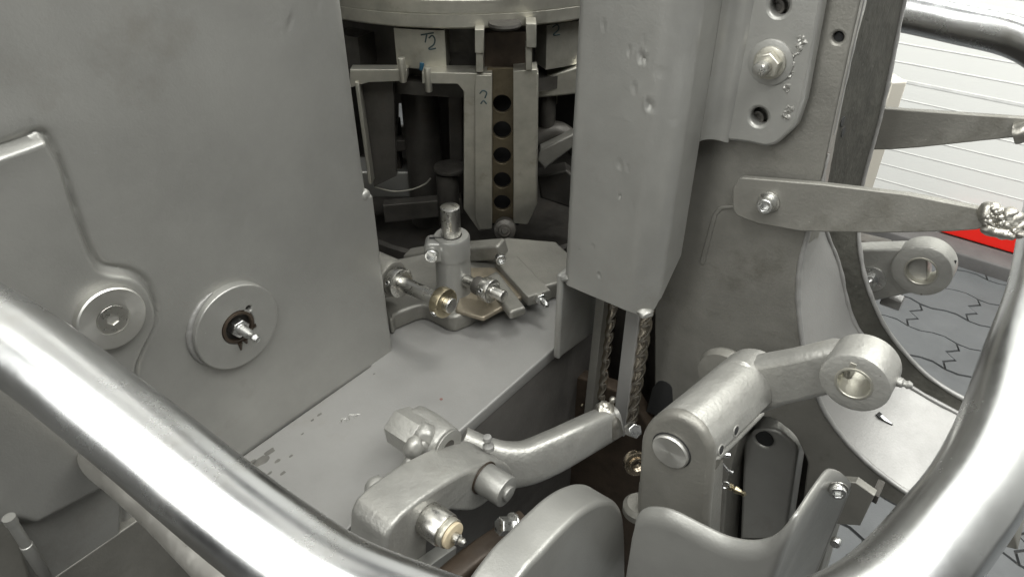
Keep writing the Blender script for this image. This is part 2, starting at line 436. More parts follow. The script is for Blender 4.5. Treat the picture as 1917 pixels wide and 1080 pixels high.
# painted cover with lubrication stud
c2 = on_v(447, 613, V0+.008); r2 = disc_r((372, 612), (519, 612), V0+.008)
Mc = axis_frame(c2, VX)
hpt = on_v(466, 578, V0+.008); hl = Mc.inverted() @ hpt
dk = MB(); dk.plate(circ((0, 0), r2, 72), .013, Mc, [circ((0, 0), .0148, 36), circ((hl.x, hl.y), .0026, 14)], .0016)
d2 = dk.build('cover_disc', PAINT, cast, 25); d2['label'] = 'grey painted cover disc with rusty centre hole and stud'
MB().ring(c2-VX*.004, VX, .0118, .0146, .0046, .0005).build('rusty_ring', RUST, d2)
MB().plate(circ((0, 0), .0145, 30), .002, axis_frame(c2-VX*.006, VX), (), .0001).build('recess', DARK, d2)
ns = MB().hexn(c2-VX*.008, VX, .014, .012, .1); ns.lathe([(0, 0), (.005, 0), (.005, .004), (.0042, .006), (.0042, .012), (.0028, .015), (.0028, .019), (.0036, .021), (.0022, .0245), (0, .025)], c2+VX*.002, VX, 24)
ns.build('grease_stud', ZINC, d2)
wd2 = MB(); wd2.tube([c2-VX*.0075+(UX*math.cos(a)+ZX*math.sin(a))*(r2+.0005) for a in np.linspace(R(105), R(215), 40)], [.0030*math.sin(math.pi*(i+.5)/40)**.4 for i in range(40)], 14)
wd2.jitter(.0007, 420, 2).build('weld_bead', PAINT_LT, d2, 70)
ds = MB()
for a, l in ((-100, .009), (-80, .005), (-60, .006), (-25, .003)):
    q = c2+(UX*math.cos(R(a))+ZX*math.sin(R(a)))*.0148
    ds.tube([q+VX*.0001, q+VX*.0003+(UX*math.cos(R(a))+ZX*math.sin(R(a)))*l*.5-ZX*l*.3], [.0022, .0008], 8)
ds.build('grease_drip', RUST, d2)

# base block under the casting at lower left (chamfered top edge)
bb = MB(); bb.plate([(-.34, -.95), (.155, -.95), (.155, ZT), (-.34, ZT)], .05, plane_v(V0-.007), (), .0016)
tag(bb.build('base_block', PAINT_OIL, loc=W(0, V0, -.95)), 'dark grey base block with a bright top edge below the side casting', 'machine base')
# hinged door edge at far lower left
dr = thing('side_door', 'grey side door with a pin hinge at the lower left corner', 'door', W(.02, V0-.02, -.95))
MB().plate(loc_v([(-300, 900), (-6, 965), (28, 985), (95, 1200), (-300, 1500)], V0+.006), .01, plane_v(V0+.006), (), .002).build('door_panel', PAINT_OIL, dr)
hp = on_v(16, 968, V0+.018)
hb = MB(); hb.lathe([(0, 0), (.0042, 0), (.0042, -.006), (.0036, -.0065), (.0036, -.03), (.0042, -.0305), (.0042, -.06), (.0036, -.061), (.0036, -.2), (0, -.2)], hp, ZX, 20); hb.build('hinge_pin', PAINT, dr)

# ================================================================== TABLE
tb = MB(); tb.plate([(-.3, V0+.0, ), (-.3, -.336), (.60, -.336), (.60, V0-.0)], .001, Matrix.Identity(4)) if False else None
tbl = thing('machine_bed', '', 'machine bed', W(.4, -.4, -.92))
bo_ = [(V0-.20, .39), (V0+.001, .36), (V0+.001, .15), (-.336, .15), (-.336, .60), (-.36, .615), (V0-.20, .50)]
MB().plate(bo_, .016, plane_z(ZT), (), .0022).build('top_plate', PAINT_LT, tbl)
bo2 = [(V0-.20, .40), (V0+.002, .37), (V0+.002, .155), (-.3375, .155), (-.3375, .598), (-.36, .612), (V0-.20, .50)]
MB().plate(bo2, .40, plane_z(ZT-.0162), (), .001).build('bed_side', mat('shaded_bed_paint', (.085, .080, .074), .5, .3, .3, 300, .2, 14, (.05, .04, .035), .5, 10), tbl)  # darker paint stands in for the shade on the bed's side
tag(tbl, 'flat light grey machine bed beside the large side casting', 'machine bed')
GREASE = mat('dried_grease', (.11, .105, .095), .55, 0, .3, 300, .3, 60)
sg = random.Random(11)
for px, py, r in ((490, 862, .0085), (505, 845, .006), (472, 866, .005), (520, 862, .003), (545, 853, .0022), (585, 786, .002), (598, 776, .0026), (530, 885, .003), (505, 885, .0025), (566, 812, .0016), (700, 700, .0015)):
    q = on_z(px, py, ZT); ph = sg.uniform(0, 6)
    pts = [(V_(q)+r*(1+.45*noise.noise(Vector((math.cos(a)*1.7, math.sin(a)*1.7, ph))))*math.cos(a)*.5, U_(q)+r*(1+.45*noise.noise(Vector((math.cos(a)*1.7, math.sin(a)*1.7, ph+4))))*math.sin(a)) for a in np.linspace(0, 2*math.pi, 26)[:-1]]
    MB().plate(pts, .0004, plane_z(ZT+.0003), (), .0001).build('grease_smudge', GREASE, tbl)
q = on_z(826, 747, ZT); MB().cyl(q, ZX, .0016, .0004, .0001, 14).build('paint_spot', mat('red_brown_spot', (.16, .07, .06), .6), tbl)
sm = MB()
for px, py, s_ in ((655, 780, 1.), (640, 786, .6), (668, 777, .5)):
    q = on_z(px, py, ZT+.0004)
    sm.tube([q+UX*(.012*s_*(k/6-.5))+VX*(.006*math.sin(k*1.3)*s_*.5) for k in range(7)], .0004, 6)
tag(sm.build('swarf', STEEL, loc=on_z(655, 780, ZT)), 'thin curled metal shaving lying on the light grey bed', 'metal shaving')

# ================================================================== TURRET
TC = CAM+Vector((-.065, 1.16, 0)); RT = .286
def on_cyl(px, py, rad):
    d = ray(px, py); o = CAM-TC
    a = d.x**2+d.y**2; b = 2*(o.x*d.x+o.y*d.y); c = o.x**2+o.y**2-rad*rad
    t = (-b-math.sqrt(max(b*b-4*a*c, 0)))/(2*a); return CAM+d*t
def cyl_block(mb, x0, y0, x1, y1, rad, th, n=14):
    P, Q = on_cyl(x0, y0, rad), on_cyl(x1, y1, rad)
    a0, a1 = math.atan2(P.y-TC.y, P.x-TC.x), math.atan2(Q.y-TC.y, Q.x-TC.x)
    if a1 < a0 and x1 > x0 and a0-a1 > 3: a1 += 2*math.pi
    vs = []; 
    for k in range(n+1):
        a = a0+(a1-a0)*k/n
        for r_, z in ((rad, P.z), (rad, Q.z), (rad-th, Q.z), (rad-th, P.z)):
            vs.append(Vector((TC.x+r_*math.cos(a), TC.y+r_*math.sin(a), z)))
    fs = [(0, 1, 2, 3), tuple(n*4+k for k in (3, 2, 1, 0))]
    for k in range(n):
        for j in range(4): fs.append((k*4+j, (k+1)*4+j, (k+1)*4+(j+1) % 4, k*4+(j+1) % 4))
    return mb.faces(vs, fs)
tur = thing('turret', 'round steel turret with a bright rim and a punch slide inside the machine', 'turret', TC+Vector((0, 0, -.42)))
zr0, zr1 = -.233, -.198
rm = MB().lathe([(0, zr0), (RT-.002, zr0), (RT, zr0+.002), (RT, zr0+.016), (RT-.0008, zr0+.0165), (RT-.0008, zr0+.0172), (RT, zr0+.0178), (RT, zr1-.003), (RT-.003, zr1), (0, zr1)], TC, ZX, 160)
rm.build('rim', WORN, tur, 25)
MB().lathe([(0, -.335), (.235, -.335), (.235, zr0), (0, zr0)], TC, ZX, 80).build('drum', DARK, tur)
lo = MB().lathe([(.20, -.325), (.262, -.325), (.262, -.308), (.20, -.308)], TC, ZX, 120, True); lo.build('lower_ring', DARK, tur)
t2 = MB(); cyl_block(t2, 737, 53, 836, 131, .272, .05); t2b = t2.build('die_block', WORN, tur); t2b['label'] = 'pale die block marked T2 in dark pen'
xs = MB(); cyl_block(xs, 1024, 48, 1090, 118, .268, .05); t3b = xs.build('die_block', WORN, tur); t3b['label'] = 'die block half hidden at the right, marked 2'
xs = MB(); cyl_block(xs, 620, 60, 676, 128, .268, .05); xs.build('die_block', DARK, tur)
def strokes(polys, surf, r, m, parent, name='marking'):
    mb = MB()
    for poly in polys:
        pts = [surf(x, y) for x, y in poly]; pts = spline(pts, 5) if len(pts) > 2 else pts
        mb.tube(pts, r, 7)
    return mb.build(name, m, parent)
strokes([[(788, 66), (812, 62)], [(799, 65), (796, 80)], [(803, 72), (809, 67), (814, 74), (812, 84), (803, 91), (806, 93), (816, 91)]], lambda x, y: on_cyl(x, y, .2722), .0009, INK, t2b)
strokes([[(790, 118), (789, 131)]], lambda x, y: on_cyl(x, y, .2722), .0030, BLUE, t2b, 'ink_mark')
strokes([[(1034, 52), (1043, 47), (1046, 55), (1036, 66), (1048, 65)]], lambda x, y: on_cyl(x, y, .2682), .0008, INK, t3b)

YS = .862
slide = thing('punch_slide', 'tall worn steel punch slide marked 2 with a column of dark holes', 'slide', on_y(940, 430, YS))
def py_(pts, y): return fillet(loc_y(pts, y))
j = MB(); j.plate(py_([(790, 136), (921, 138), (921, 430, .003), (897, 433, .004), (868, 392, .004), (868, 172, .006), (857, 158, .004), (790, 157)], YS+.004), .03, plane_y(YS+.004), (), .001)
j.plate(py_([(891, 141), (921, 141), (921, 429, .002), (898, 431, .003), (889, 408), (888, 168, .004)], YS), .02, plane_y(YS), (), .0012)
lj = j.build('left_jamb', WORN, slide); 
j = MB(); j.plate(py_([(961, 134), (1006, 130), (1004, 385), (988, 421, .004), (961, 418)], YS+.002), .03, plane_y(YS+.002), (), .001)
j.plate(py_([(994, 140), (1008, 138), (1006, 380), (996, 405)], YS+.010), .02, plane_y(YS+.010), (), .001)
j.build('right_jamb', WORN, slide)
hol = []
for py in (195, 244, 292, 338, 380):
    q = on_y(940, py, YS+.016); hol.append(circ((q.x, Z_(q)), .0118, 26))
j = MB(); j.plate(py_([(912, 128), (970, 128), (968, 418), (912, 418)], YS+.016), .006, plane_y(YS+.016), hol, .0007); j.build('hole_strip', STRIP, slide)
MB().plate(py_([(905, 120), (975, 120), (972, 422), (905, 422)], YS+.05), .004, plane_y(YS+.05)).build('back_strip', BLACK, slide)
for jaw in (((889, 906, 56, 100), (891, 905, 100, 136)), ((985, 1004, 45, 90), (984, 996, 90, 132))):
    j = MB()
    for x0, x1, ys, ye in jaw:
        y_ = YS-.002 if ys > 80 else YS-.006
        j.plate(py_([(x0, ys), (x1, ys), (x1, ye), (x0, ye)], y_), .03, plane_y(y_), (), .001)
    j.build('clamp_jaw', WORN, slide)
MB().plate(py_([(898, 60), (990, 60), (990, 140), (898, 140)], YS+.03), .004, plane_y(YS+.03)).build('rear_plate', RUST, slide)
j = MB().lathe([(0, 0), (.018, 0), (.020, .003), (.019, .006), (.0, .006)], on_y(945, 50, YS+.006)+Vector((0, 0, -.001)), ZX, 40); j.build('cap', DARK, slide)
kn = on_y(945, 430, YS-.012)
j = MB().lathe([(0, .012), (.004, .012), (.005, .010), (.008, .010), (.009, .008), (.0145, .006), (.0155, 0), (.0155, -.02), (0, -.02)], kn, Vector((0, -.9, .35)), 32); j.build('knob', DARK, slide)
strokes([[(898, 176), (904, 170), (911, 174), (908, 184)], [(900, 195), (905, 189), (911, 195)]], lambda x, y: on_y(x, y, YS-.0003), .0009, INK, slide)
# second slide on the left, mostly hidden
sl2 = thing('guide_bracket', 'dull steel guide bracket with a thin upright bar beside the side casting', 'bracket', on_y(690, 345, .9))
j = MB(); j.plate(py_([(655, 131), (762, 131), (762, 152, .003), (690, 155), (655, 165)], .88), .02, plane_y(.88), (), .001); j.build('bar', WORN, sl2)
j = MB(); j.plate(py_([(664, 155), (671, 155), (697, 345), (690, 345)], .875), .02, plane_y(.875), (), .001); j.build('upright', WORN, sl2)
j = MB(); j.plate(py_([(672, 155), (736, 152), (742, 330), (700, 350)], .90), .012, plane_y(.90), (), .001); j.build('web', DARK, sl2)
for px, py in ((755, 138), (803, 156)):
    MB().cyl(on_y(px, py+16, .868), ZX, .0045, .03).build('pin', WORN, sl2)
# inside: column, shelf, cam, back
inn = thing('drive_column', 'dark central column and cam shelf deep inside the machine', 'column', TC+Vector((0, 0, -.55)))
MB().lathe([(0, -.56), (.08, -.56), (.08, -.335), (0, -.335)], TC, ZX, 60).build('shaft', DARK, inn)
q0 = on_y(690, 330, 1.0); q1 = on_y(830, 322, 1.0); zs = Z_(q1)
j = MB(); j.plate(fillet([(q0.x-.05, .0), (q1.x, .0, .004), (q1.x, .045), (q0.x-.05, .06)]), .045, frame(CAM+Vector((0, 1.0, zs)), Vector((1, 0, 0)), Vector((0, 1, 0))), (), .004); j.build('shelf', PAINT, inn)
MB().cyl(CAM+Vector((on_y(795, 300, .99).x, .99, -.56)), ZX, .027, .26).build('inner_post', DARK, inn)
MB().plate(py_([(690, 262), (705, 240), (745, 232), (748, 262), (730, 268)], 1.02), .03, plane_y(1.02), (), .003).build('cam_lobe', DARK, inn)
j = MB(); j.cyl(on_y(842, 420, .93), ZX, .016, .085, .001); j.cyl(on_y(842, 318, .93), ZX, .023, .006, .001); j.build('stud', DARK, inn)
j = MB(); j.tube(spline([on_y(x, y, .91) for x, y in ((702, 350), (735, 358), (770, 355), (795, 345), (806, 334))], 6), .0012, 8); j.build('wire', WORN, inn)
j = MB().lathe([(0, -.68), (.27, -.68), (.275, -.675), (.275, -.602), (.27, -.597), (.0, -.597)], TC+Vector((.01, .05, .0)), ZX, 120); j.build('cam_ring', DARK, inn)
for pts, y, m, nm in (([(700, 268), (758, 262), (762, 282), (705, 292)], .985, DARK, 'cam_plate'), ([(838, 180), (866, 176), (866, 318), (842, 322)], .965, DARK, 'rear_post'),
                      ([(705, 292), (748, 284), (752, 318), (712, 326)], 1.01, INNER_DARK, 'stop_block'), ([(716, 385), (862, 372), (866, 402), (720, 418)], .93, DARK, 'lower_rail_plate')):
    MB().plate(py_(pts, y), .02, plane_y(y), (), .002).build(nm, m, inn)
# back of the cabinet with a small slot; sides and top added to block light
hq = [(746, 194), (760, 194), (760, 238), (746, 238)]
rcv = thing('rear_cover', 'dark rear cover with a small bright slot behind the turret and added light-blocking panels', 'cover', CAM+Vector((0, 1.52, -.9)))
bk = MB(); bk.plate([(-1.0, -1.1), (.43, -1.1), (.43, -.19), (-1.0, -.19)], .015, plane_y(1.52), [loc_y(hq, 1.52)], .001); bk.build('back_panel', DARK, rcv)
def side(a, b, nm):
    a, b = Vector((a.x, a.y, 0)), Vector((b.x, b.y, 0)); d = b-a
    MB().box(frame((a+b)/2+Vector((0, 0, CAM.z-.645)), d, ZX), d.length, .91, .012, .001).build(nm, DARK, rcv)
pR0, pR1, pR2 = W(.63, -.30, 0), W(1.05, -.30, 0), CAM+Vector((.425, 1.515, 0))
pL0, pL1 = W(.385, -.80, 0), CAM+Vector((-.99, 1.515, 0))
side(pR0, pR1, 'side_light_block'); side(pR1, pR2, 'side_light_block'); side(pL1, pL0, 'side_light_block')
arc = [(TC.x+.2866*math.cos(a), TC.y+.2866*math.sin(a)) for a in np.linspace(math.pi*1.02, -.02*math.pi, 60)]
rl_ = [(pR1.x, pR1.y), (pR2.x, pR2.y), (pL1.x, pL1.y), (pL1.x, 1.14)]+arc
MB().plate(rl_, .012, frame(Vector((0, 0, CAM.z-.20)), Vector((1, 0, 0)), Vector((0, 1, 0))), (), .001).build('top_light_block', DARK, rcv)
# things glimpsed to the right of the slide
gl = thing('feed_bracket', 'dark oily feed bracket in the shadow behind the upright cover', 'bracket', on_y(1050, 330, .98))
j = MB(); j.plate(py_([(1000, 150), (1100, 120), (1100, 175), (1004, 185)], .93), .03, plane_y(.93), (), .003); j.build('arm', WORN, gl)
j = MB(); j.tube(spline([on_y(x, y, .95) for x, y in ((1000, 262), (1035, 245), (1060, 255), (1085, 285))], 6), .014, 12); j.build('pipe', DARK, gl)
MB().plate(py_([(1004, 300), (1012, 280), (1078, 248), (1092, 262), (1020, 318)], .92), .02, plane_y(.92), (), .003).build('slanted_lever', PAINT_OIL, gl); MB().plate(py_([(1006, 330), (1060, 318), (1095, 345), (1095, 400), (1012, 372)], .97), .03, plane_y(.97), (), .004).build('block', DARK, gl)
MB().cyl(on_y(1025, 235, .95), ZX, .011, .07).build('roller', DARK, gl); MB().cyl(on_y(1038, 195, .96), ZX, .004, .02).build('stub', WORN, gl)

# ================================================================== CLAMP BRACKET ON THE TABLE
zb = ZT+.022
cb = thing('clamp_bracket', 'grey cast bracket with clamped post and cross shaft on the light grey bed', 'clamp bracket', on_z(860, 600, ZT))
ol = loc_z([(735, 631, .004), (742, 618), (792, 597, .02), (815, 607, .02), (848, 625, .012), (880, 612, .014), (905, 598, .02), (965, 580, .02), (1052, 556), (1085, 520), (1040, 478), (950, 470), (800, 500), (700, 520), (690, 560)], ZT)
j = MB(); j.plate(fillet(ol, 7), .022, plane_z(zb), (), .004); j.build('base', PAINT_OIL, cb)
j = MB(); j.plate(fillet(loc_z([(852, 585, .004), (905, 600, .004), (978, 560, .004), (955, 505), (880, 505)], zb), 5), .006, plane_z(zb+.004), (), .002); j.build('machined_pad', mat('brown_steel', (.27, .235, .18), .42, .7, .15, 260, .2, 40, (.12, .09, .06), .6, 40), cb)
pb = on_z(851, 545, zb); 
j = MB(); j.lathe([(0, 0), (.0235, 0), (.0205, .006), (.0198, .05), (.0205, .0505), (.0205, .074), (.019, .0765), (.0118, .0765), (.0118, .07), (0, .07)], pb, ZX, 48)
sl = pb+ZX*.062
ear = sl-VX*.006-UX*.026
j.plate(fillet([(-.030, -.012, .008), (.0, -.012), (.0, .013), (-.030, .013, .008)]), .022, frame(pb+ZX*.062+VX*.010, (UX*.72-VX*.69).normalized(), ZX) if False else frame(pb+ZX*.062+Vector((0, -.017, 0)), Vector((1, 0, 0)), ZX), (), .003)
post = j.build('clamp_post', PAINT, cb)
MB().cyl(pb+ZX*.066, ZX, .0108, .046, .001).build('rod', STEEL, cb)
sp_ = pb+ZX*.062+Vector((-.021, -.016, 0))
MB().socket(sp_, Vector((-.08, -1, .1)), .0075, .008).build('cap_screw', ZINC, post)
MB().box(frame(pb+ZX*.0768+Vector((-.016, -.006, 0)), Vector((1, 0, 0)), Vector((0, 1, 0))), .016, .0022, .001, .0002).build('slit_shade', BLACK, post)
# link bar behind the post
j = MB(); a = at(755, 485, .93); b = at(936, 474, .86)
j.plate(fillet([(0, -.009, .006), ((b-a).length, -.011, .006), ((b-a).length, .010, .004), (.05, .009), (0, .005, .004)]), .022, frame(a, b-a, ZX), (), .003); lk = j.build('link_bar', PAINT_OIL, cb)
MB().socket(at(935, 482, .845), Vector((.25, -1, .1)), .0062, .009).build('cap_screw', ZINC, lk)
# cross shaft with collars, lying along the machine's cross axis
def shaft_pt(px, py): return on_u(px, py, U_(s0))
s0 = at(744, 527, .775); s1 = on_u(846, 573, U_(s0))
ax = (s1-s0).normalized(); Ls = (s1-s0).length
j = MB(); j.lathe([(0, -.06), (.0225, -.06), (.0225, -.012), (.020, -.006), (0, -.006)], s0, ax, 40); j.build('shaft_boss', PAINT_OIL, cb)
j = MB().lathe([(0, -.01), (.0082, -.01), (.0082, Ls-.001), (.0074, Ls), (0, Ls)], s0, ax, 32); j.build('shaft', STEEL, cb)
j = MB().ring(s0-ax*.004, ax, .008, .0165, .011, .0008); cr = j.build('collar', STEEL, cb)
def grub(o, a_, parent, r=.003): 
    m = MB().ring(o, a_, r*.55, r, .0012, .0002, 18); g = m.build('set_screw', ZINC, parent)
    MB().cyl(o-a_*.001, a_, r*.6, .0012, .0001, 12).build('socket', BLACK, g); return g
dv = Vector((-.35, -.85, .40)).normalized(); dv = (dv-ax*dv.dot(ax)).normalized()
grub(s0+ax*.0015+dv*.0163, dv, cr)
j = MB().ring(s0+ax*(Ls-.018), ax, .008, .0160, .011, .0008); cr2 = j.build('collar', BRASS, cb); cr2['label'] = 'brass collar at the end of the shaft'
dv2 = Vector((-.55, -.6, -.35)).normalized(); dv2 = (dv2-ax*dv2.dot(ax)).normalized()
grub(s0+ax*(Ls-.0125)+dv2*.0158, dv2, cr2, .0035)
k0 = at(915, 543, .79); k1 = on_u(952, 553, U_(k0)); ax2 = ax
j = MB().ring(k0-ax2*.007, ax2, .0066, .0138, .0125, .0008); cr3 = j.build('collar', STEEL, cb)
grub(k0-ax2*.001+dv*.0136, dv, cr3, .0028)
MB().cyl(k0-ax2*.035, ax2, .0066, .035+.022, .0008).build('short_shaft', STEEL, cb)
MB().cyl(k0-ax2*.019, ax2, .0105, .010).build('bush', DARK, cb)
# stop bar with bolt on base
za = zb+.012
b0, b1 = on_z(952, 488, za), on_z(1006, 545, za); bd = (b1-b0)
j = MB(); j.box(frame((b0+b1)/2, bd, ZX.cross(bd)), bd.length+.01, .030, .014, .002); sb = j.build('stop_bar', PAINT_OIL, cb)
bo = b1+bd.normalized()*.004-ZX*.006
j = MB().hexn(bo, bd, .012, .006, .1); j.lathe([(0, 0), (.0035, 0), (.0035, .010), (.002, .013), (0, .0132)], bo+bd.normalized()*.006, bd, 18); j.build('bolt', ZINC, sb)
j = MB(); j.plate(fillet(loc_z([(905, 520, .003), (930, 505, .003), (985, 575, .003), (955, 585, .003)], zb+.01)), .011, plane_z(zb+.01), (), .003); j.build('rib', PAINT_OIL, cb)

# ================================================================== UPRIGHT COVER (folded sheet steel)
UC = .49
cov = thing('upright_cover', 'tall folded grey steel cover with pitted front and bolted side flange', 'cover', W(.52, -.26, -.40))
vL = V_(on_u(1063, 525, UC))-.0065; vR = -.2235
prof = []      # (v, u)
prof += [(vL, .60), (vL, .56), (vL, .52), (vL, UC+.008)]
prof += [(vL+.008-.008*math.cos(a), UC+.008-.008*math.sin(a)) for a in np.linspace(0, math.pi/2, 7)[1:]]
prof += [(v, UC) for v in np.linspace(vL+.008, vR-.025, 60)[1:]]
UF = .555
vE = V_(on_u(1366, 150, UF))-.012
end = (vE, UF-.0125)
prof += [(vR-.025+.025*math.sin(a)*1.0+.0015*(a/1.36), UC+.025-.025*math.cos(a)) for a in np.linspace(0, 1.36, 12)[1:]]
la = prof[-1]
prof += [(la[0]+(end[0]-la[0])*t, la[1]+(end[1]-la[1])*t) for t in np.linspace(0, 1, 20)[1:]]
NR = len(prof)
prof += [(vE+.0003+.012-.012*math.cos(a), UF-.0125+.0121*math.sin(a)) for a in np.linspace(0, math.pi/2, 9)]+[(vE+.02, UF-.0002)]
nrm = []
for i in range(len(prof)):
    a = Vector(prof[max(i-1, 0)]); b = Vector(prof[min(i+1, len(prof)-1)]); t = (b-a).normalized(); nrm.append((-t.y*-1, t.x*-1))
zbR = -.357; zFB = Z_(on_u(1380, 272, UF))
dents = [(1215, 197, .0042, .0035), (1200, 108, .0038, .0022), (1178, 98, .0026, .0016), (1208, 112, .003, .0018), (1160, 308, .004, .0010), (1175, 315, .0022, .001), (1160, 368, .0022, .0018),
         (1185, 385, .0018, .0015), (1110, 460, .0018, .0014), (1085, 468, .0015, .0012), (1130, 48, .003, .0012), (1262, 62, .003, .001), (1250, 230, .0026, .0014), (1122, 515, .003, .0014), (1187, 165, .004, .0008), (1235, 135, .002, .001), (1205, 72, .002, .0008), (1255, 120, .0018, .001)]
dl = [(V_(on_u(a, b, UC)), Z_(on_u(a, b, UC)), r*.75, d*.95) for a, b, r, d in dents]
rows = []; zs_ = np.concatenate([np.linspace(.40, .02, 16)[:-1], np.linspace(.02, -.0, 4)[:-1]])
NZ = 230
for k in range(NZ+1):
    row = []
    for i, (v, u) in enumerate(prof):
        front = i > 9
        if u <= UC+.004 or i <= 9: zb_ = -.4015+ (.0 if i > 3 else 0)
        else: zb_ = -.4015+(zbR+.4015)*min(1, (u-UC-.004)/(UF-.0125-UC-.004))
        if i >= NR: zb_ = zFB
        elif abs(v-(vR-.004)) < .012 and u < UC+.014: zb_ -= .006*(1-abs(v-(vR-.004))/.012)
        t = k/NZ; z = .35*(1-t)**3+ (0.02*(1-(1-t)**3)) if False else None
        z = zb_+(1-t)**1.6*(.42-zb_) if k < NZ else zb_
        d = 0
        if front and i < len(prof)-10:
            for dvv, dz, r_, dd in dl:
                q = ((v-dvv-(z-dz)*-.25)/r_)**2+((z-dz)/(r_*1.25))**2
                if q < 6: d -= dd*math.exp(-q*1.4)*(1-.7*math.exp(-q*.2)*0) - .25*dd*math.exp(-(q-2)**2)
        d += .00025*noise.noise(Vector((v*60, u*60, z*45)))
        row.append(W(u+nrm[i][1]*d, v+nrm[i][0]*d, z))
    rows.append(row)
cs = MB().grid(rows); cso = cs.build('shell', PAINT, cov, 50, normals=False)
md = cso.modifiers.new('thickness', 'SOLIDIFY'); md.thickness = .007; md.offset = -1
# orientation check for the shell: front normals must face -u
me = cso.data; nn = sum((p.normal.dot(UX)) for p in me.polygons)
if nn > 0: me.flip_normals()
# flange with slots
fpx = [(1392, -300), (1578, -300), (1540, 0), (1505, 190), (1488, 240, .016), (1445, 279, .022), (1402, 269, .010)]
fo = loc_u(fpx, UF); fo[0] = (vE+.0115, fo[0][1]); fo.append((vE+.0115, zFB, .001)); fo = fillet(fo, 8)
hs = []
for px, py in ((1458, 12), (1420, 219)):
    q = on_u(px, py, UF); hs.append(circ((V_(q), Z_(q)), .0072, 26))
j = MB(); j.plate(fo, .0135, plane_u(UF), hs, .0028); fl = j.build('flange', PAINT, cov)
def chipwork(pxs, fn, nrm_, r, n, seed, parent, m, sp=9):
    rg = random.Random(seed); mb = MB()
    for (px, py) in pxs:
        for k in range(n):
            q = fn(px+rg.uniform(-sp, sp), py+rg.uniform(-sp, sp))
            rr = r*rg.uniform(.35, 1)
            mb.ball(q-nrm_*rr*.35, rr, 2, 1, .7)
    return mb.build('paint_damage', m, parent)
chipwork([(1500, 75), (1494, 90), (1488, 103), (1481, 115), (1478, 138), (1475, 165), (1476, 205), (1470, 215)], lambda x, y: on_u(x, y, UF), -UX, .0026, 7, 4, fl, FORGED, 6)
for px, py in ((1458, 12), (1420, 219)):
    c = on_u(px, py, UF+.012)
    jj = MB().socket(c+UX*.002, -UX, .0060, .006); jj.build('recessed_screw', DARK, fl)
wc = on_u(1443, 117, UF)
wsh = MB().ring(wc, -UX, .008, .0175, .0016, .0005).build('washer', PAINT, fl)
j = MB().ring(wc-UX*.0016, -UX, .006, .0125, .002, .0005); j.hexn(wc-UX*.0035, -UX, .018, .0085, .35, .0012); nut = j.build('nut', WORN, fl)
MB().lathe([(0, 0), (.0056, 0), (.0056, .010), (.0045, .0125), (0, .013)], wc-UX*.012, -UX, 24).build('stud', STEEL, nut)
# left lip going down below the cover
gp = [(U_(p), Z_(p)) for p in [on_v(1050, 520, vL+.001)]]
us = UC-.0015
zlow = Z_(on_u(1046, 675, us))
lq = on_v(1110, 624, vL+.001)
j = MB(); j.plate(fillet([(us, -.392, .003), (us, zlow, .004), (us+.006, zlow+.002), (U_(lq), Z_(lq)), (U_(lq)+.03, -.392)]), .0075, plane_v(vL+.0012), (), .0022); j.build('side_lip', PAINT, cov)
MB().ball(W(UC+.001, vL+.002, -.394), .0046, 2, .9, .2).build('corner_weld', PAINT, cov); MB().ball(W(UC+.009, vR-.009, -.4005), .0085, 3, .6, .25).build('corner_weld', PAINT, cov)

# ================================================================== C-FRAME AT RIGHT
fr_ = thing('throat_frame', 'heavy grey C shaped frame casting with a curved throat on the right', 'machine frame', W(.62, -.12, -.9))
edge = [(1655, -190), (1612, 0), (1574, 170), (1536, 345), (1512, 430), (1497, 490), (1492, 540), (1495, 600), (1503, 655), (1520, 715), (1542, 771), (1589, 834), (1652, 891), (1715, 932), (1800, 965), (1900, 990)]
e2 = loc_u(edge, U0)
e2s = [(p.x, p.y) for p in spline([(a, b, 0) for a, b in e2], 8)]
low = loc_u([(1905, 1030), (1800, 1005), (1697, 955), (1640, 926), (1596, 902), (1560, 985), (1500, 1200), (1225, 1200), (1225, 560), (1250, 430), (1250, -200)], U0)
outl = e2s+low
op = fillet(loc_u([(1345, 1120), (1362, 900, .02), (1392, 800, .03), (1436, 772, .03), (1490, 815, .03), (1512, 865, .02), (1480, 1120)], U0), 6)
def hole_u(px, py, r, u): q = on_u(px, py, u); return circ((V_(q), Z_(q)), r, 18)
hb2 = fillet(loc_u([(1210, 770), (1222, 725, .01), (1235, 710, .01), (1258, 718, .01), (1262, 790)], U0))
j = MB(); j.plate(outl, .05, plane_u(U0), [op, hole_u(1568, 71, .0042, U0)], .002)
j.build('front_plate', PAINT_OIL, fr_)
MB().cyl(on_u(1568, 71, U0+.006), -UX, .0042, .001).build('hole_bottom_shade', BLACK, fr_)
MB().plate(hb2, .003, plane_u(U0-.0008), (), .0004).build('slot_shade_plate', BLACK, fr_)  # black plate laid on the face, painted as a slot's shade
# raised land under the side bracket
j = MB(); j.plate(fillet(loc_u([(1308, 494, .002), (1333, 402, .006), (1346, 386, .008), (1400, 384), (1400, 390), (1352, 393, .006), (1342, 404, .004), (1318, 496, .002)], U0-.0012)), .003, plane_u(U0-.0012), (), .001); j.build('land', PAINT_OIL, fr_)
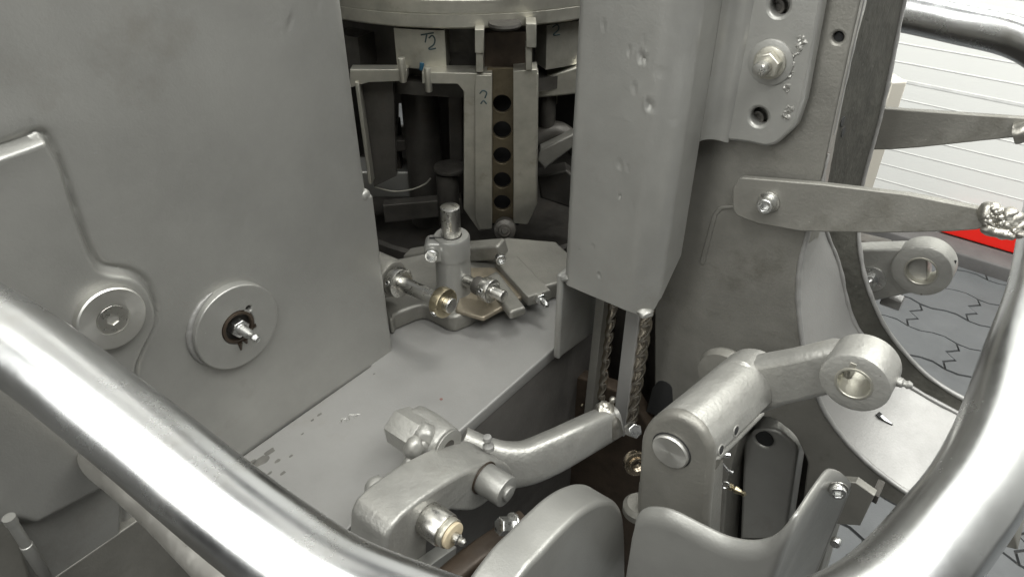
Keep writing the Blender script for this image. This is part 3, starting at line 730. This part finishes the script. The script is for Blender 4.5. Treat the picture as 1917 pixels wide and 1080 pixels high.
# throat surface: smooth light band, then the rough lip
EF = [W(U0, a, b) for a, b in e2s]
def resample(P, n):
    d = [0]
    for a, b in zip(P[:-1], P[1:]): d.append(d[-1]+(b-a).length)
    out = []
    for k in range(n):
        s = d[-1]*k/(n-1); i = min(max(np.searchsorted(d, s)-1, 0), len(P)-2)
        t = (s-d[i])/(d[i+1]-d[i]+1e-12); out.append(P[i].lerp(P[i+1], t))
    return out
UM, UR = .655, .685
R_u = [.685, .685, .685, .683, .672, .666, .664, .664, .664, .664, .664]
M_px = [(1657, -190), (1616, 0), (1578, 170), (1540, 345), (1544, 405), (1548, 438), (1570, 494), (1589, 576), (1614, 627), (1683, 708), (1800, 777), (1900, 822)]
M_u = [.578, .578, .578, .582, .625, .64, .652, .655, .655, .655, .655, .655]
R_px = [(1740, -190), (1692, 0), (1651, 200), (1612, 350), (1606, 438), (1617, 513), (1639, 576), (1671, 633), (1734, 702), (1809, 750), (1900, 795)]
CM = resample(spline([on_u(a, b, u) for (a, b), u in zip(M_px, M_u)], 8), 260)
CR = resample(spline([on_u(a, b, c) for (a, b), c in zip(R_px, R_u)], 8), 260)
CE = resample(EF, 120)
def by_param(C):  # same heights / angles: parametrise by image row then column
    return C
def match(C, n=420):
    k = [proj(p) for p in C]; s = [a*.45+b for a, b in k]
    lo_, hi_ = s[0], s[-1]; out = []
    for q in np.linspace(lo_, hi_, n):
        i = min(max(int(np.searchsorted(s, q))-1, 0), len(C)-2); t = (q-s[i])/(s[i+1]-s[i]+1e-9); out.append(C[i].lerp(C[i+1], min(max(t, 0), 1)))
    return out
CE, CM, CR = match(CE), match(CM), match(CR)
P = []
for a, b in zip(CE, CM): P.append([a.lerp(b, t)+ZX*0 for t in np.linspace(0, 1, 9)])
MB().grid(P).build('throat_surface', PAINT_LT, fr_, 60)
P = []
for i, (a, b) in enumerate(zip(CM, CR)):
    row = []
    for t in np.linspace(0, 1, 26):
        p = a.lerp(b, t); edge_ = min(t, 1-t)
        amp = .0006*smoothstep(0, .2, edge_)
        d = noise.noise(p*95)*.6+noise.noise(p*240)*.4
        row.append(p-UX*float(amp)*d+VX*float(amp)*d*.6)
    P.append(row)
lip = MB().grid(P).build('rough_lip', ROUGH, fr_, 60)
def edge_bead(C, r, nm, r0=0.):
    n = len(C); mb = MB().tube(C, [r*min(1, .35+3*k/n) if r0 else r for k in range(n)], 10).jitter(.0006, 90, 5); return mb.build(nm, PAINT_LT, fr_, 70)
edge_bead([p+VX*.0006 for p in CR], .0021, 'outer_edge')
edge_bead(CM[:150], .0015, 'lip_edge', 1); edge_bead(CM[150:], .0024, 'lip_edge', 1)
edge_bead([p+VX*.0008+UX*.001 for p in CE[len(CE)//3:]], .0026, 'front_edge', 1)
P = []
for p in CR: P.append([p, p+UX*.004+VX*.001, p+UX*.006-VX*.006-ZX*.004, p+UX*.006-VX*.05-ZX*.03])
MB().grid(P).build('outer_face', PAINT_LT, fr_, 60)
for px, py in ((1577, 228), (1578, 247)):
    q, n = hit(px, py, lip)
    MB().lathe([(0, .0006), (.0040, .0006), (.0042, .0002), (.0042, -.003), (0, -.003)], q, n, 18).build('hole_shade_disc', BLACK, fr_)  # black disc on the lip, its colour standing for a hole's shade
# near-black sheet behind the plate, painted as the shade inside
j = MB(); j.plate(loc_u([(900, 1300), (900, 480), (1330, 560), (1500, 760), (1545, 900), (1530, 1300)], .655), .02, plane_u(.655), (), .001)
tag(j.build('shade_backing', INNER_DARK, loc=W(.66, -.2, -1)), 'near-black backing sheet painted as shade deep behind the feed screws', 'panel')
# lever inside the opening
lv = thing('inner_lever', 'grey rounded lever with a black hole inside the frame opening', 'lever', W(.60, -.17, -.75))
q = on_u(1430, 822, .60)
j = MB(); j.plate(fillet(loc_u([(1385, 1010), (1392, 822, .02), (1420, 800, .02), (1455, 803, .02), (1495, 838, .012), (1470, 1010)], .60), 7), .03, plane_u(.60), [circ((V_(q), Z_(q)), .0098, 26)], .004); j.build('arm', PAINT, lv)
MB().plate(circ((V_(q), Z_(q)), .0098, 26), .002, plane_u(.6008), (), .0002).build('lever_hole_shade', BLACK, lv)  # black disc just inside the hole, painted as its shade
# cotter pin and small brass fitting
fit = thing('small_fitting', 'small brass fitting with a split pin beside the hub', 'fitting', at(1365, 910, .6))
j = MB(); j.lathe([(0, 0), (.003, 0), (.003, .004), (.002, .005), (.0032, .007), (.0026, .010), (.0018, .012), (.0026, .015), (0, .017)], at(1362, 908, .60), VX, 16); j.build('nipple', BRASS, fit)
MB().ring(at(1358, 906, .597), Vector((-.3, -.9, .2)), .0022, .0038, .002).build('pin_eye', ZINC, fit)
j = MB(); j.tube([at(1352, 868, .6), at(1362, 880, .6), at(1372, 884, .6)], .0014, 8); j.tube([at(1350, 850, .6), at(1366, 852, .6)], .0022, 8); j.build('split_pin', ZINC, fit)

# ================================================================== SUPPORT BRACKETS OF THE GUARD RAIL
UB = .556
b1_ = thing('rail_bracket', 'flat grey steel bracket screwed to the frame in front of the white wall', 'bracket', on_u(1440, 430, UB), 'flat brackets carrying the guard rail')
j = MB(); j.plate(fillet(loc_u([(1371, 352, .006), (1384, 332, .006), (1540, 345), (1700, 364), (1838, 391, .008), (1852, 412, .006), (1838, 430, .01), (1780, 434), (1640, 437), (1500, 434), (1420, 420), (1371, 402, .010)], UB), 7), .006, plane_u(UB), (), .0012); bbar = j.build('bar', PAINT_OIL, b1_)
sq = on_u(1440, 378, UB)
MB().ring(sq, -UX, .005, .0092, .0014, .0003).build('washer', STEEL, b1_)
MB().socket(sq-UX*.001, -UX, .0066, .0105).build('cap_screw', ZINC, b1_)
ww = spline([on_u(x, y, UB-.002) for x, y in ((1846, 402), (1860, 402), (1876, 408), (1893, 416), (1908, 426))], 6)
j = MB()
wj = random.Random(5)
for k, p in enumerate(ww):
    j.ball(p+ZX*wj.uniform(-.002, .002)+UX*.002, .0058+wj.uniform(-.0008, .001), 3, 1.15, .12)
for p in spline([on_u(x, y, UB-.004) for x, y in ((1850, 428), (1868, 434), (1890, 438))], 4): j.ball(p, .0045, 3, 1, .2)
for k in range(26):
    p = ww[wj.randrange(len(ww))]; j.ball(p-UX*.0035+ZX*wj.uniform(-.006, .006)+VX*wj.uniform(-.004, .004), wj.uniform(.0016, .0026), 2, 1, .3)
j.jitter(.0009, 200, 9).build('weld', WELD, b1_, 80)
UB2 = .745
b2_ = thing('rail_bracket', 'upper flat bracket running from the frame edge to the rail behind', 'bracket', on_u(1660, 280, UB2), 'flat brackets carrying the guard rail')
j = MB(); j.plate(fillet(loc_u([(1560, 195), (1650, 203), (1917, 221), (1960, 226, .006), (1960, 250, .006), (1917, 256), (1720, 277), (1665, 281), (1560, 281)], UB2), 6), .007, plane_u(UB2), (), .0012); j.build('bar', PAINT_OIL, b2_)
ww = [on_u(x, y, UB2-.003) for x, y in ((1900, 250), (1925, 245), (1960, 238))]
MB().tube(spline(ww, 6), .009, 16).jitter(.0015, 110, 3, 1).build('weld', WELD, b2_, 80)

# ================================================================== GUARD RAIL (one bent tube hoop)
def rel(x, y, z): return CAM+Vector((x, y, z))
path = [rel(-.345, .315, -.20), rel(-.259, .283, -.226), rel(-.188, .244, -.25), rel(-.108, .193, -.268), rel(-.052, .162, -.271), rel(.04, .138, -.274), rel(.135, .158, -.276), rel(.202, .206, -.276),
        rel(.248, .252, -.2745), rel(.300, .318, -.272), rel(.347, .378, -.268), rel(.397, .452, -.263), rel(.455, .54, -.252), rel(.505, .617, -.235), rel(.522, .668, -.216), rel(.504, .716, -.2), rel(.462, .765, -.197), rel(.40, .808, -.192), rel(.33, .845, -.19)]
gr = MB().tube(spline(path, 12), .0212, 40); g_o = gr.build('guard_rail', CHROME, loc=rel(0, .14, -.27))
tag(g_o, 'thick polished steel guard rail bent around the front and right of the machine', 'guard rail')
p2 = [on_v(182, 846, V0-.02), at(196, 862, .50), at(240, 893, .455), at(312, 955, .425), at(402, 1044, .395), at(480, 1120, .37), at(560, 1200, .36)]
g2 = MB().tube(spline(p2, 10), .0145, 32)
tag(g2.build('lower_rail', mat('dull_tube_steel', (.66, .64, .60), .36, .9, .0, 200, .06, 20), loc=p2[0]), 'thinner dull steel rail just below the thick polished guard rail', 'rail')

# ================================================================== FEED SCREWS AND RAILS UNDER THE COVER
def vbar(pts_top, pts_bot, u, w_, th, name, m, label, cat, group=None):
    t_, b_ = on_u(*pts_top, u), on_u(*pts_bot, u)
    mb = MB(); mb.plate([(V_(t_)-w_/2, Z_(t_)), (V_(t_)+w_/2, Z_(t_)), (V_(b_)+w_/2, Z_(b_)), (V_(b_)-w_/2, Z_(b_))], th, plane_u(u), (), .001)
    return tag(mb.build(name, m, loc=b_), label, cat, group)
vbar((1128, 520), (1097, 800), .545, .0105, .02, 'guide_bar', PAINT_OIL, 'upright flat steel guide bar, the farther left one, under the cover', 'guide bar', 'upright guide bars')
vbar((1190, 540), (1156, 812), .520, .0152, .02, 'guide_bar', PAINT_LT, 'upright flat steel guide bar ending above the bright nut', 'guide bar', 'upright guide bars')
def screw(top, bot, u, r, pitch, name, label, group):
    T, B = on_u(*top, u), on_u(*bot, u); ax = (B-T); Ln = ax.length; ax.normalize()
    ex = ax.orthogonal().normalized(); ey = ax.cross(ex); n = int(Ln/.0012); seg = 60; P = []
    for i in range(n+1):
        h = Ln*i/n; ph = 2*math.pi*h/pitch; row = []
        for k in range(seg+1):
            a = 2*math.pi*k/seg
            rr = r*(.84+.16*math.cos(2*a-ph))
            row.append(T+ax*h+ex*rr*math.cos(a)+ey*rr*math.sin(a))
        P.append(row)
    return tag(MB().grid(P).build(name, DRILL, ang=60, loc=B), label, 'feed screw', group)
screw((1151, 540), (1125, 745), .56, .0064, .019, 'feed_screw', 'dark twisted feed screw between the two guide bars', 'twisted feed screws')
screw((1216, 540), (1181, 785), .53, .0080, .0195, 'feed_screw', 'shiny twisted feed screw nearest the frame plate', 'twisted feed screws')
sbk = thing('screw_block', 'oily dark block with shiny drops below the twisted feed screws', 'block', W(.56, -.26, -.8))
MB().plate(fillet(loc_u([(1062, 700), (1180, 740), (1215, 800), (1200, 1100), (1050, 1100)], .56)), .02, plane_u(.56), (), .003).build('block', RUST, sbk)
for px, py, r in ((1090, 758, .0022), (1103, 772, .0016), (1110, 742, .0012)):
    MB().ball(on_u(px, py, .559), r, 2).build('oil_drop', BRASS, sbk)
nt = thing('screw_nut', 'small bright hexagon nut at the foot of the shiny twisted feed screw', 'nut', at(1183, 800, .72))
MB().hexn(at(1180, 803, .705), Vector((.25, -.75, .55)), .013, .012, .5).build('nut', ZINC, nt)
bs = MB().ring(at(1188, 862, .70), Vector((.15, -1, .35)), .0045, .0125, .008); bs.ring(at(1188, 862, .70)+Vector((.15, -1, .35)).normalized()*.008, Vector((.15, -1, .35)), .0045, .008, .003)
tag(bs.build('bush', BRONZE, loc=at(1188, 870, .7)), 'small bronze bush below the bright nut, left of the hub', 'bush')

# ================================================================== LEVER 1 (hub, arm, bored boss)
UH = .335
lv1 = thing('rocker_lever', 'forged grey rocker lever with thick hub and bored boss in front of the throat', 'lever', on_u(1260, 960, UH), 'bored rocker levers')
hc = on_u(1257, 842, UH); tgt = on_u(1402, 712, .45)
shv = tgt-hc; du = shv.dot(UX); sv = (-shv.dot(VX)/du, -shv.dot(ZX)/du)     # local z = -u
hs_ = [(p.x, p.y) for p in spline([(a, b, 0) for a, b in loc_u([(1197, 850), (1199, 824), (1206, 804), (1222, 785), (1248, 774), (1280, 780), (1311, 804), (1330, 836), (1334, 862)], UH)], 5)]
ho = loc_u([(1318, 1100), (1186, 1100), (1192, 930)], UH)+hs_+loc_u([(1325, 960)], UH)
j = MB(); j.plate(ho, .010, plane_u(UH), (), .0045, res=4); j.plate(loc_u([(1189, 1100), (1192, 930), (1194, 905, .01), (1322, 905, .01), (1321, 960), (1315, 1100)], UH+.006), .030, plane_u(UH+.006), (), .003); j.build('hub_post', PAINT_OIL, lv1)
hs2 = [(p.x, p.y) for p in spline([(a, b, 0) for a, b in loc_u([(1197, 850), (1199, 824), (1206, 804), (1222, 785), (1248, 774), (1280, 780), (1311, 804), (1330, 836), (1334, 862)], UH)], 5)]
ho2 = hs2+fillet(loc_u([(1328, 905, .01), (1260, 925, .012), (1205, 900, .01)], UH))
j = MB(); j.plate(ho2, du-.004, plane_u(UH+.004), (), .004, shear=sv, res=3); j.jitter(.0006, 120, 2, 1); hub = j.build('hub', FORGED, lv1, 50)
j = MB().lathe([(0, -.02), (.0136, -.02), (.0136, .0022), (.0126, .0034), (0, .0028)], hc, -UX, 64); j.build('pin', TURNED, lv1, 25, fr=axis_frame(hc, -UX))
MB().ring(hc, -UX, .0137, .0147, .0004, .0001).build('pin_gap_shade', BLACK, lv1)
UA = .424
j = MB(); j.plate(fillet(loc_u([(1352, 735), (1362, 700, .016), (1400, 684, .014), (1470, 672), (1545, 655), (1590, 662), (1590, 740), (1545, 745), (1470, 762), (1400, 786, .02), (1352, 790)], UA), 8), .020, plane_u(UA), (), .005, res=3); j.jitter(.0004, 140, 4); j.build('arm', FORGED, lv1, 45)
cw = spline([on_u(x, y, UA-.003) for x, y in ((1358, 690), (1385, 684), (1404, 700), (1412, 735), (1402, 770), (1388, 790))], 6)
MB().tube(cw[3:], .0042, 12).jitter(.0014, 180, 7).build('weld', FORGED, lv1)
bc = on_u(1598, 718, .412); rb = .0224
def boss(lv, c, L_b, r_o, r_i, nip=None):
    b_ = MB().lathe([(r_i, .0), (r_o-.002, 0), (r_o-.0006, .0006), (r_o, .002), (r_o, L_b-.002), (r_o-.002, L_b), (r_i, L_b)], c, UX, 72, True).build('boss', FORGED, lv, 30)
    MB().ring(c-UX*.0008, UX, r_i-.0016, r_i+.0002, L_b+.0016, .0004, 56).build('bushing', WORN, b_)
    return b_
bs1 = boss(lv1, bc, .029, rb, .0119)
j = MB().lathe([(0, 0), (.0032, 0), (.0032, .004), (.0022, .005), (.0022, .006), (.003, .0075), (.0016, .010), (0, .0102)], bc+UX*.016+(VX*.93+ZX*.12).normalized()*(rb-.001), (VX*.93+ZX*.12), 18); j.build('grease_nipple', PAINT, bs1)
MB().box(frame(bc+ZX*.0138-VX*.004-UX*.0004, VX, ZX), .004, .0035, .002, .0004).build('notch', WORN, bs1)
cap = MB().lathe([(0, 0), (.0235, 0), (.025, .004), (.023, .012), (0, .014)], on_u(1362, 692, .50), -UX, 48); cap.build('rear_cap', PAINT_OIL, lv1)
for px, py in ((1378, 806), (1350, 842)):
    q, n = hit(px, py, hub)
    g = MB().ring(q-n*.0006, n, .0030, .0044, .0011, .0004, 22).build('set_screw', FORGED, hub)
    MB().cyl(q-n*.001, n, .0031, .0013, .0001, 16).build('socket', BLACK, g)
fo_ = MB().lathe([(0, 0), (.010, 0), (.013, .004), (.013, .010), (.010, .014), (0, .014)], on_u(1195, 962, UH+.01), ZX, 32); fo_.build('foot_bush', PAINT_OIL, lv1)

# LEVER 2
UL2 = .72
lv2 = thing('rocker_lever', 'farther grey rocker lever with a bored boss above the paved floor', 'lever', on_u(1640, 560, UL2), 'bored rocker levers')
c_ = on_u(1724, 508, UL2)
bs2 = boss(lv2, c_, .026, .0278, .0152)
j = MB(); j.plate(fillet(loc_u([(1540, 470), (1616, 468), (1690, 466), (1735, 462), (1735, 548), (1700, 550), (1640, 563), (1540, 580)], UL2+.008)), .022, plane_u(UL2+.008), (), .002); j.build('arm', FORGED, lv2)
MB().box(frame(c_+(VX*.9+ZX*.42).normalized()*.0276+UX*.013, UX, ZX), .002, .008, .002, .0003).build('slot_shade', BLACK, bs2)
bq = on_u(1632, 522, UL2+.008)
MB().ring(bq, -UX, .005, .0142, .0015, .0004).build('washer', ZINC, lv2)
j = MB().hexn(bq-UX*.001, -UX, .013, .007, .2); j.cyl(bq-UX*.007, -UX, .004, .006); j.build('bolt', ZINC, lv2)
j = MB().hexn(on_u(1652, 556, UL2+.03), VX, .016, .02, .4); j.build('nut', PAINT_LT, lv2)
j = MB(); j.plate(loc_u([(1560, 438), (1660, 462), (1660, 472), (1560, 490)], .76), .02, plane_u(.76), (), .002); j.build('rear_arm', DARK, lv2)

# ================================================================== LINK LEVER AT LOWER CENTRE
VL = -.27
lk1 = thing('link_lever', 'curved grey link lever with two pins and a lumpy welded nut', 'link lever', on_v(800, 960, VL))
lo_ = loc_v([(722, 1130), (722, 1030), (729, 995), (745, 972), (768, 951), (816, 915), (873, 882), (917, 865), (944, 865), (962, 885), (952, 912), (920, 935), (890, 955), (860, 957), (838, 958), (815, 975), (802, 1010), (800, 1060), (806, 1130)], VL)
lo_ = [(p.x, p.y) for p in spline([(a, b, 0) for a, b in lo_], 5, True)]
j = MB(); j.plate(lo_, .040, plane_v(VL), (), .0035, res=3); j.jitter(.0004, 150, 1); lkb = j.build('link', FORGED, lk1, 45)
def vpin(px, py, v, r, L_p, m, inner=None, nm='pin'):
    c = on_v(px, py, v); b_ = MB().cyl(c, VX, r, L_p, .0012, 48).build(nm, m, lk1, 30); return c+VX*L_p, b_
MB().ring(on_v(905, 893, VL), VX, .0138, .0152, .0016, .0003).build('grease_ring', RUST, lk1)
e1_, pin1 = vpin(905, 893, VL, .0138, .026, PAINT)
MB().cyl(e1_-VX*.0004, VX, .0066, .0035, .0006).build('centre_stub', PAINT, pin1)
e2_, pin2 = vpin(800, 968, VL, .0138, .020, STEEL)
j = MB().ring(e2_, VX, .004, .0122, .005, .0006); j.build('sleeve', WORN, pin2)
MB().ring(e2_+VX*.005, VX, .003, .0108, .003, .0006).build('washer', TAN, pin2)
j = MB().lathe([(0, 0), (.0042, 0), (.0042, .006), (.003, .007), (.0034, .010), (.002, .012), (0, .0122)], e2_+VX*.007, VX, 20); j.build('grease_nipple', STEEL, pin2)
# hexagon bar end and welded lump behind
vb_ = VL-.040
hx = on_v(790, 822, vb_-.015)
hxa = -VX
j = MB().hexn(hx, hxa, .031, .030, .45, .0014); j.build('hexagon', FORGED, lk1)
bx = on_v(838, 836, vb_+.004)
lm = MB().cyl(bx-VX*.044, VX, .0185, .044, .004, 48); bmesh.ops.subdivide_edges(lm.bm, edges=lm.bm.edges[:], cuts=2, use_grid_fill=True); lm.jitter(.0016, 90, 2); lm.build('weld_lump', FORGED, lk1, 60)
dz_ = [(796, 816, .0105), (788, 834, .0095), (806, 842, .010), (812, 828, .009), (775, 838, .009), (783, 856, .011), (772, 872, .009), (768, 888, .0075), (796, 850, .0095), (800, 868, .0085), (790, 884, .007)]
for a, b, r in dz_:
    MB().ball(on_v(a, b, vb_-.012), r, 3, 1.25, .22).build('weld_drip', FORGED, lk1, 80)
MB().ring(bx, VX, .007, .0165, .0015, .0004).build('ring', FORGED, lk1)
MB().cyl(bx+VX*.0002, VX, .0072, .001, .0002).build('recess', DARK, lk1)
j = MB().ball(on_v(706, 914, vb_-.004), .0098, 3, 1, .06); j.tube([on_v(706, 914, vb_-.004), on_v(735, 940, vb_+.01)], .008, 14); j.build('bolt_head', FORGED, lk1)
nb = on_v(915, 840, VL-.016)
j = MB().lathe([(0, 0), (.0052, 0), (.0052, .004), (.0034, .006), (.0028, .0085), (.0042, .011), (.0038, .0145), (0, .016)], nb, ZX*.9+VX*-.1, 20); j.build('grease_nipple', PAINT_LT, lk1)
# forged arm going back to the feed screws
arm_c = [at(855, 838, .69), at(915, 866, .695), at(975, 868, .70), at(1030, 848, .71), at(1085, 820, .725), at(1135, 794, .745), at(1152, 785, .75)]
hh_ = [34, 38, 34, 34, 31, 27, 25]; tt = [.69, .695, .70, .71, .725, .745, .75]
cs_ = spline(arm_c, 8); n_ = len(cs_)
hv = np.interp(np.linspace(0, 6, n_), range(7), [h*t/F/.80 for h, t in zip(hh_, tt)])
fa = thing('forged_arm', 'smooth bent forged arm joining the link lever to the feed screws', 'arm', arm_c[3])
MB().tube(cs_, [float(x) for x in hv], 28, True, [.013]*n_, Vector((0, .35, .94))).build('arm', FORGED, fa, 60)
wl_ = MB().tube(spline([at(1130, 758, .745), at(1142, 785, .74), at(1150, 812, .745)], 6), .010, 14).jitter(.002, 110, 3)
wl_.ball(at(1128, 765, .74), .008, 3, 1, .3).ball(at(1147, 748, .74), .0038, 2).build('weld', WELD, fa)
# ================================================================== ROUNDED COVER, BROWN ARM, WEDGE
VC = -.15
rc = thing('rounded_cover', 'grey rounded cover with a broad rim at the bottom centre', 'cover', on_v(1080, 1080, VC))
co_ = [(880, 1300), (925, 1160), (978, 1076), (1018, 1031), (1048, 998), (1081, 966), (1110, 946), (1135, 937), (1155, 941), (1167, 962), (1171, 1000), (1172, 1080), (1172, 1250)]
lo3 = [(p.x, p.y) for p in spline([(a, b, 0) for a, b in loc_v(co_, VC)], 6)]
j = MB(); j.plate(lo3, .027, plane_v(VC), (), .004, res=4); j.build('body', PAINT, rc, 40)
ba = thing('brown_arm', 'oily brown arm with a pale hexagon bolt beside the rounded cover', 'arm', at(900, 1060, .5))
j = MB(); j.tube(spline([at(800, 1120, .55), at(880, 1052, .565), at(940, 1010, .58), at(985, 978, .59)], 8), .0095, 20, True, .011, ZX); j.build('bar', RUST, ba)
j = MB().hexn(at(957, 984, .560), Vector((-.75, -.35, .45)), .0125, .012, .3); j.ring(at(962, 982, .561), Vector((-.75, -.35, .45)), .004, .0095, .003); j.build('bolt', ZINC, ba)
wg = MB(); wg.plate(fillet(loc_v([(770, 1110), (800, 1062), (856, 1022, .002), (850, 1060), (846, 1110)], VL+.012)), .012, plane_v(VL+.012), (), .001)
tag(wg.build('wedge_plate', PAINT, loc=on_v(820, 1080, VL)), 'small grey pointed plate below the pin with the tan washer', 'plate')
rn = MB().cyl(at(735, 1052, .50), VX, .008, .02)
tag(rn.build('round_stub', STEEL, loc=at(735, 1052, .5)), 'small bright round stub between the rail and the link lever', 'stub')

# ================================================================== FRONT GUARD SHEET
gs = thing('guard_sheet', 'thin bent grey guard sheet with a wavy bright top edge', 'guard sheet', W(.3, -.06, -.6))
tp = [(1186, 1010, .28), (1194, 966, .28), (1210, 951, .28), (1235, 950, .28), (1264, 957, .28), (1318, 984, .28), (1362, 1004, .28), (1405, 1012, .28), (1442, 1006, .281), (1472, 984, .2815), (1490, 962, .285), (1500, 948, .2945), (1515, 925, .308), (1534, 898, .325), (1548, 881, .340), (1560, 879, .350), (1576, 886, .362), (1590, 901, .372), (1592, 912, .374)]
T3 = spline([on_u(a, b, c) for a, b, c in tp], 8); P = []
for p in T3:
    P.append([Vector((p.x, p.y, p.z+(CAM.z-.60-p.z)*t)) for t in np.linspace(0, 1, 14)])
o_ = MB().grid(P).build('sheet', PAINT, gs, 60, normals=False); md = o_.modifiers.new('thickness', 'SOLIDIFY'); md.thickness = .0022; md.offset = 0
sq = on_u(1568, 914, .352); dn = Vector((-.95, -.25, .1)).normalized()
sn = (UX*-.82+VX*.30).normalized()
MB().ring(sq, sn, .004, .0062, .001).build('washer', STEEL, gs)
MB().socket(sq, sn, .0050, .005).build('screw', ZINC, gs)
ab = thing('angle_bracket', 'small grey angle bracket behind the guard sheet over the pavers', 'bracket', on_u(1610, 985, .47))
j = MB(); j.plate(loc_u([(1560, 900), (1602, 903), (1637, 928), (1610, 984), (1560, 980)], .47), .008, plane_u(.47), (), .001); j.build('leg', PAINT_OIL, ab)
j = MB(); j.plate(loc_u([(1632, 924), (1645, 930), (1640, 944), (1628, 938)], .475), .02, plane_u(.475), (), .001); j.build('tab', DARK, ab)
MB().cyl(on_u(1567, 1010, .44), -UX, .004, .006).build('bolt', ZINC, ab)
# black and white shard on the throat
q = None
best = None
for a, b in zip(CE, CM):
    for t in np.linspace(.1, .9, 9):
        p = a.lerp(b, t); x, y = proj(p); d = math.hypot(x-1648, y-790)
        if best is None or d < best[0]: best = (d, p, (b-a).normalized())
sp0 = best[1]
sdir = (on_u(1663, 803, U_(sp0))-on_u(1635, 777, U_(sp0))).normalized(); snorm = (VX*.45+ZX*.85-UX*.2).normalized()
sh = thing('shard', 'small black and white splinter lying on the light curved throat', 'splinter', sp0)
M_ = frame(sp0+snorm*.0018, sdir, snorm.cross(sdir))
MB().plate([(-.0085, -.0025), (-.004, -.0032), (.009, .001), (.010, .0025), (-.0075, .003)], .0012, M_, (), .0002).build('splinter', BLACK, sh)
MB().plate([(-.005, -.0012), (.0, -.0016), (.0075, .0012), (.008, .0022), (-.004, .002)], .0006, M_ @ Matrix.Translation((0, 0, .0006)), (), .0001).build('white_face', mat('white_chip', (.8, .8, .8), .4), sh)
for o in bpy.data.objects:
    if '_w' in o: del o['_w']
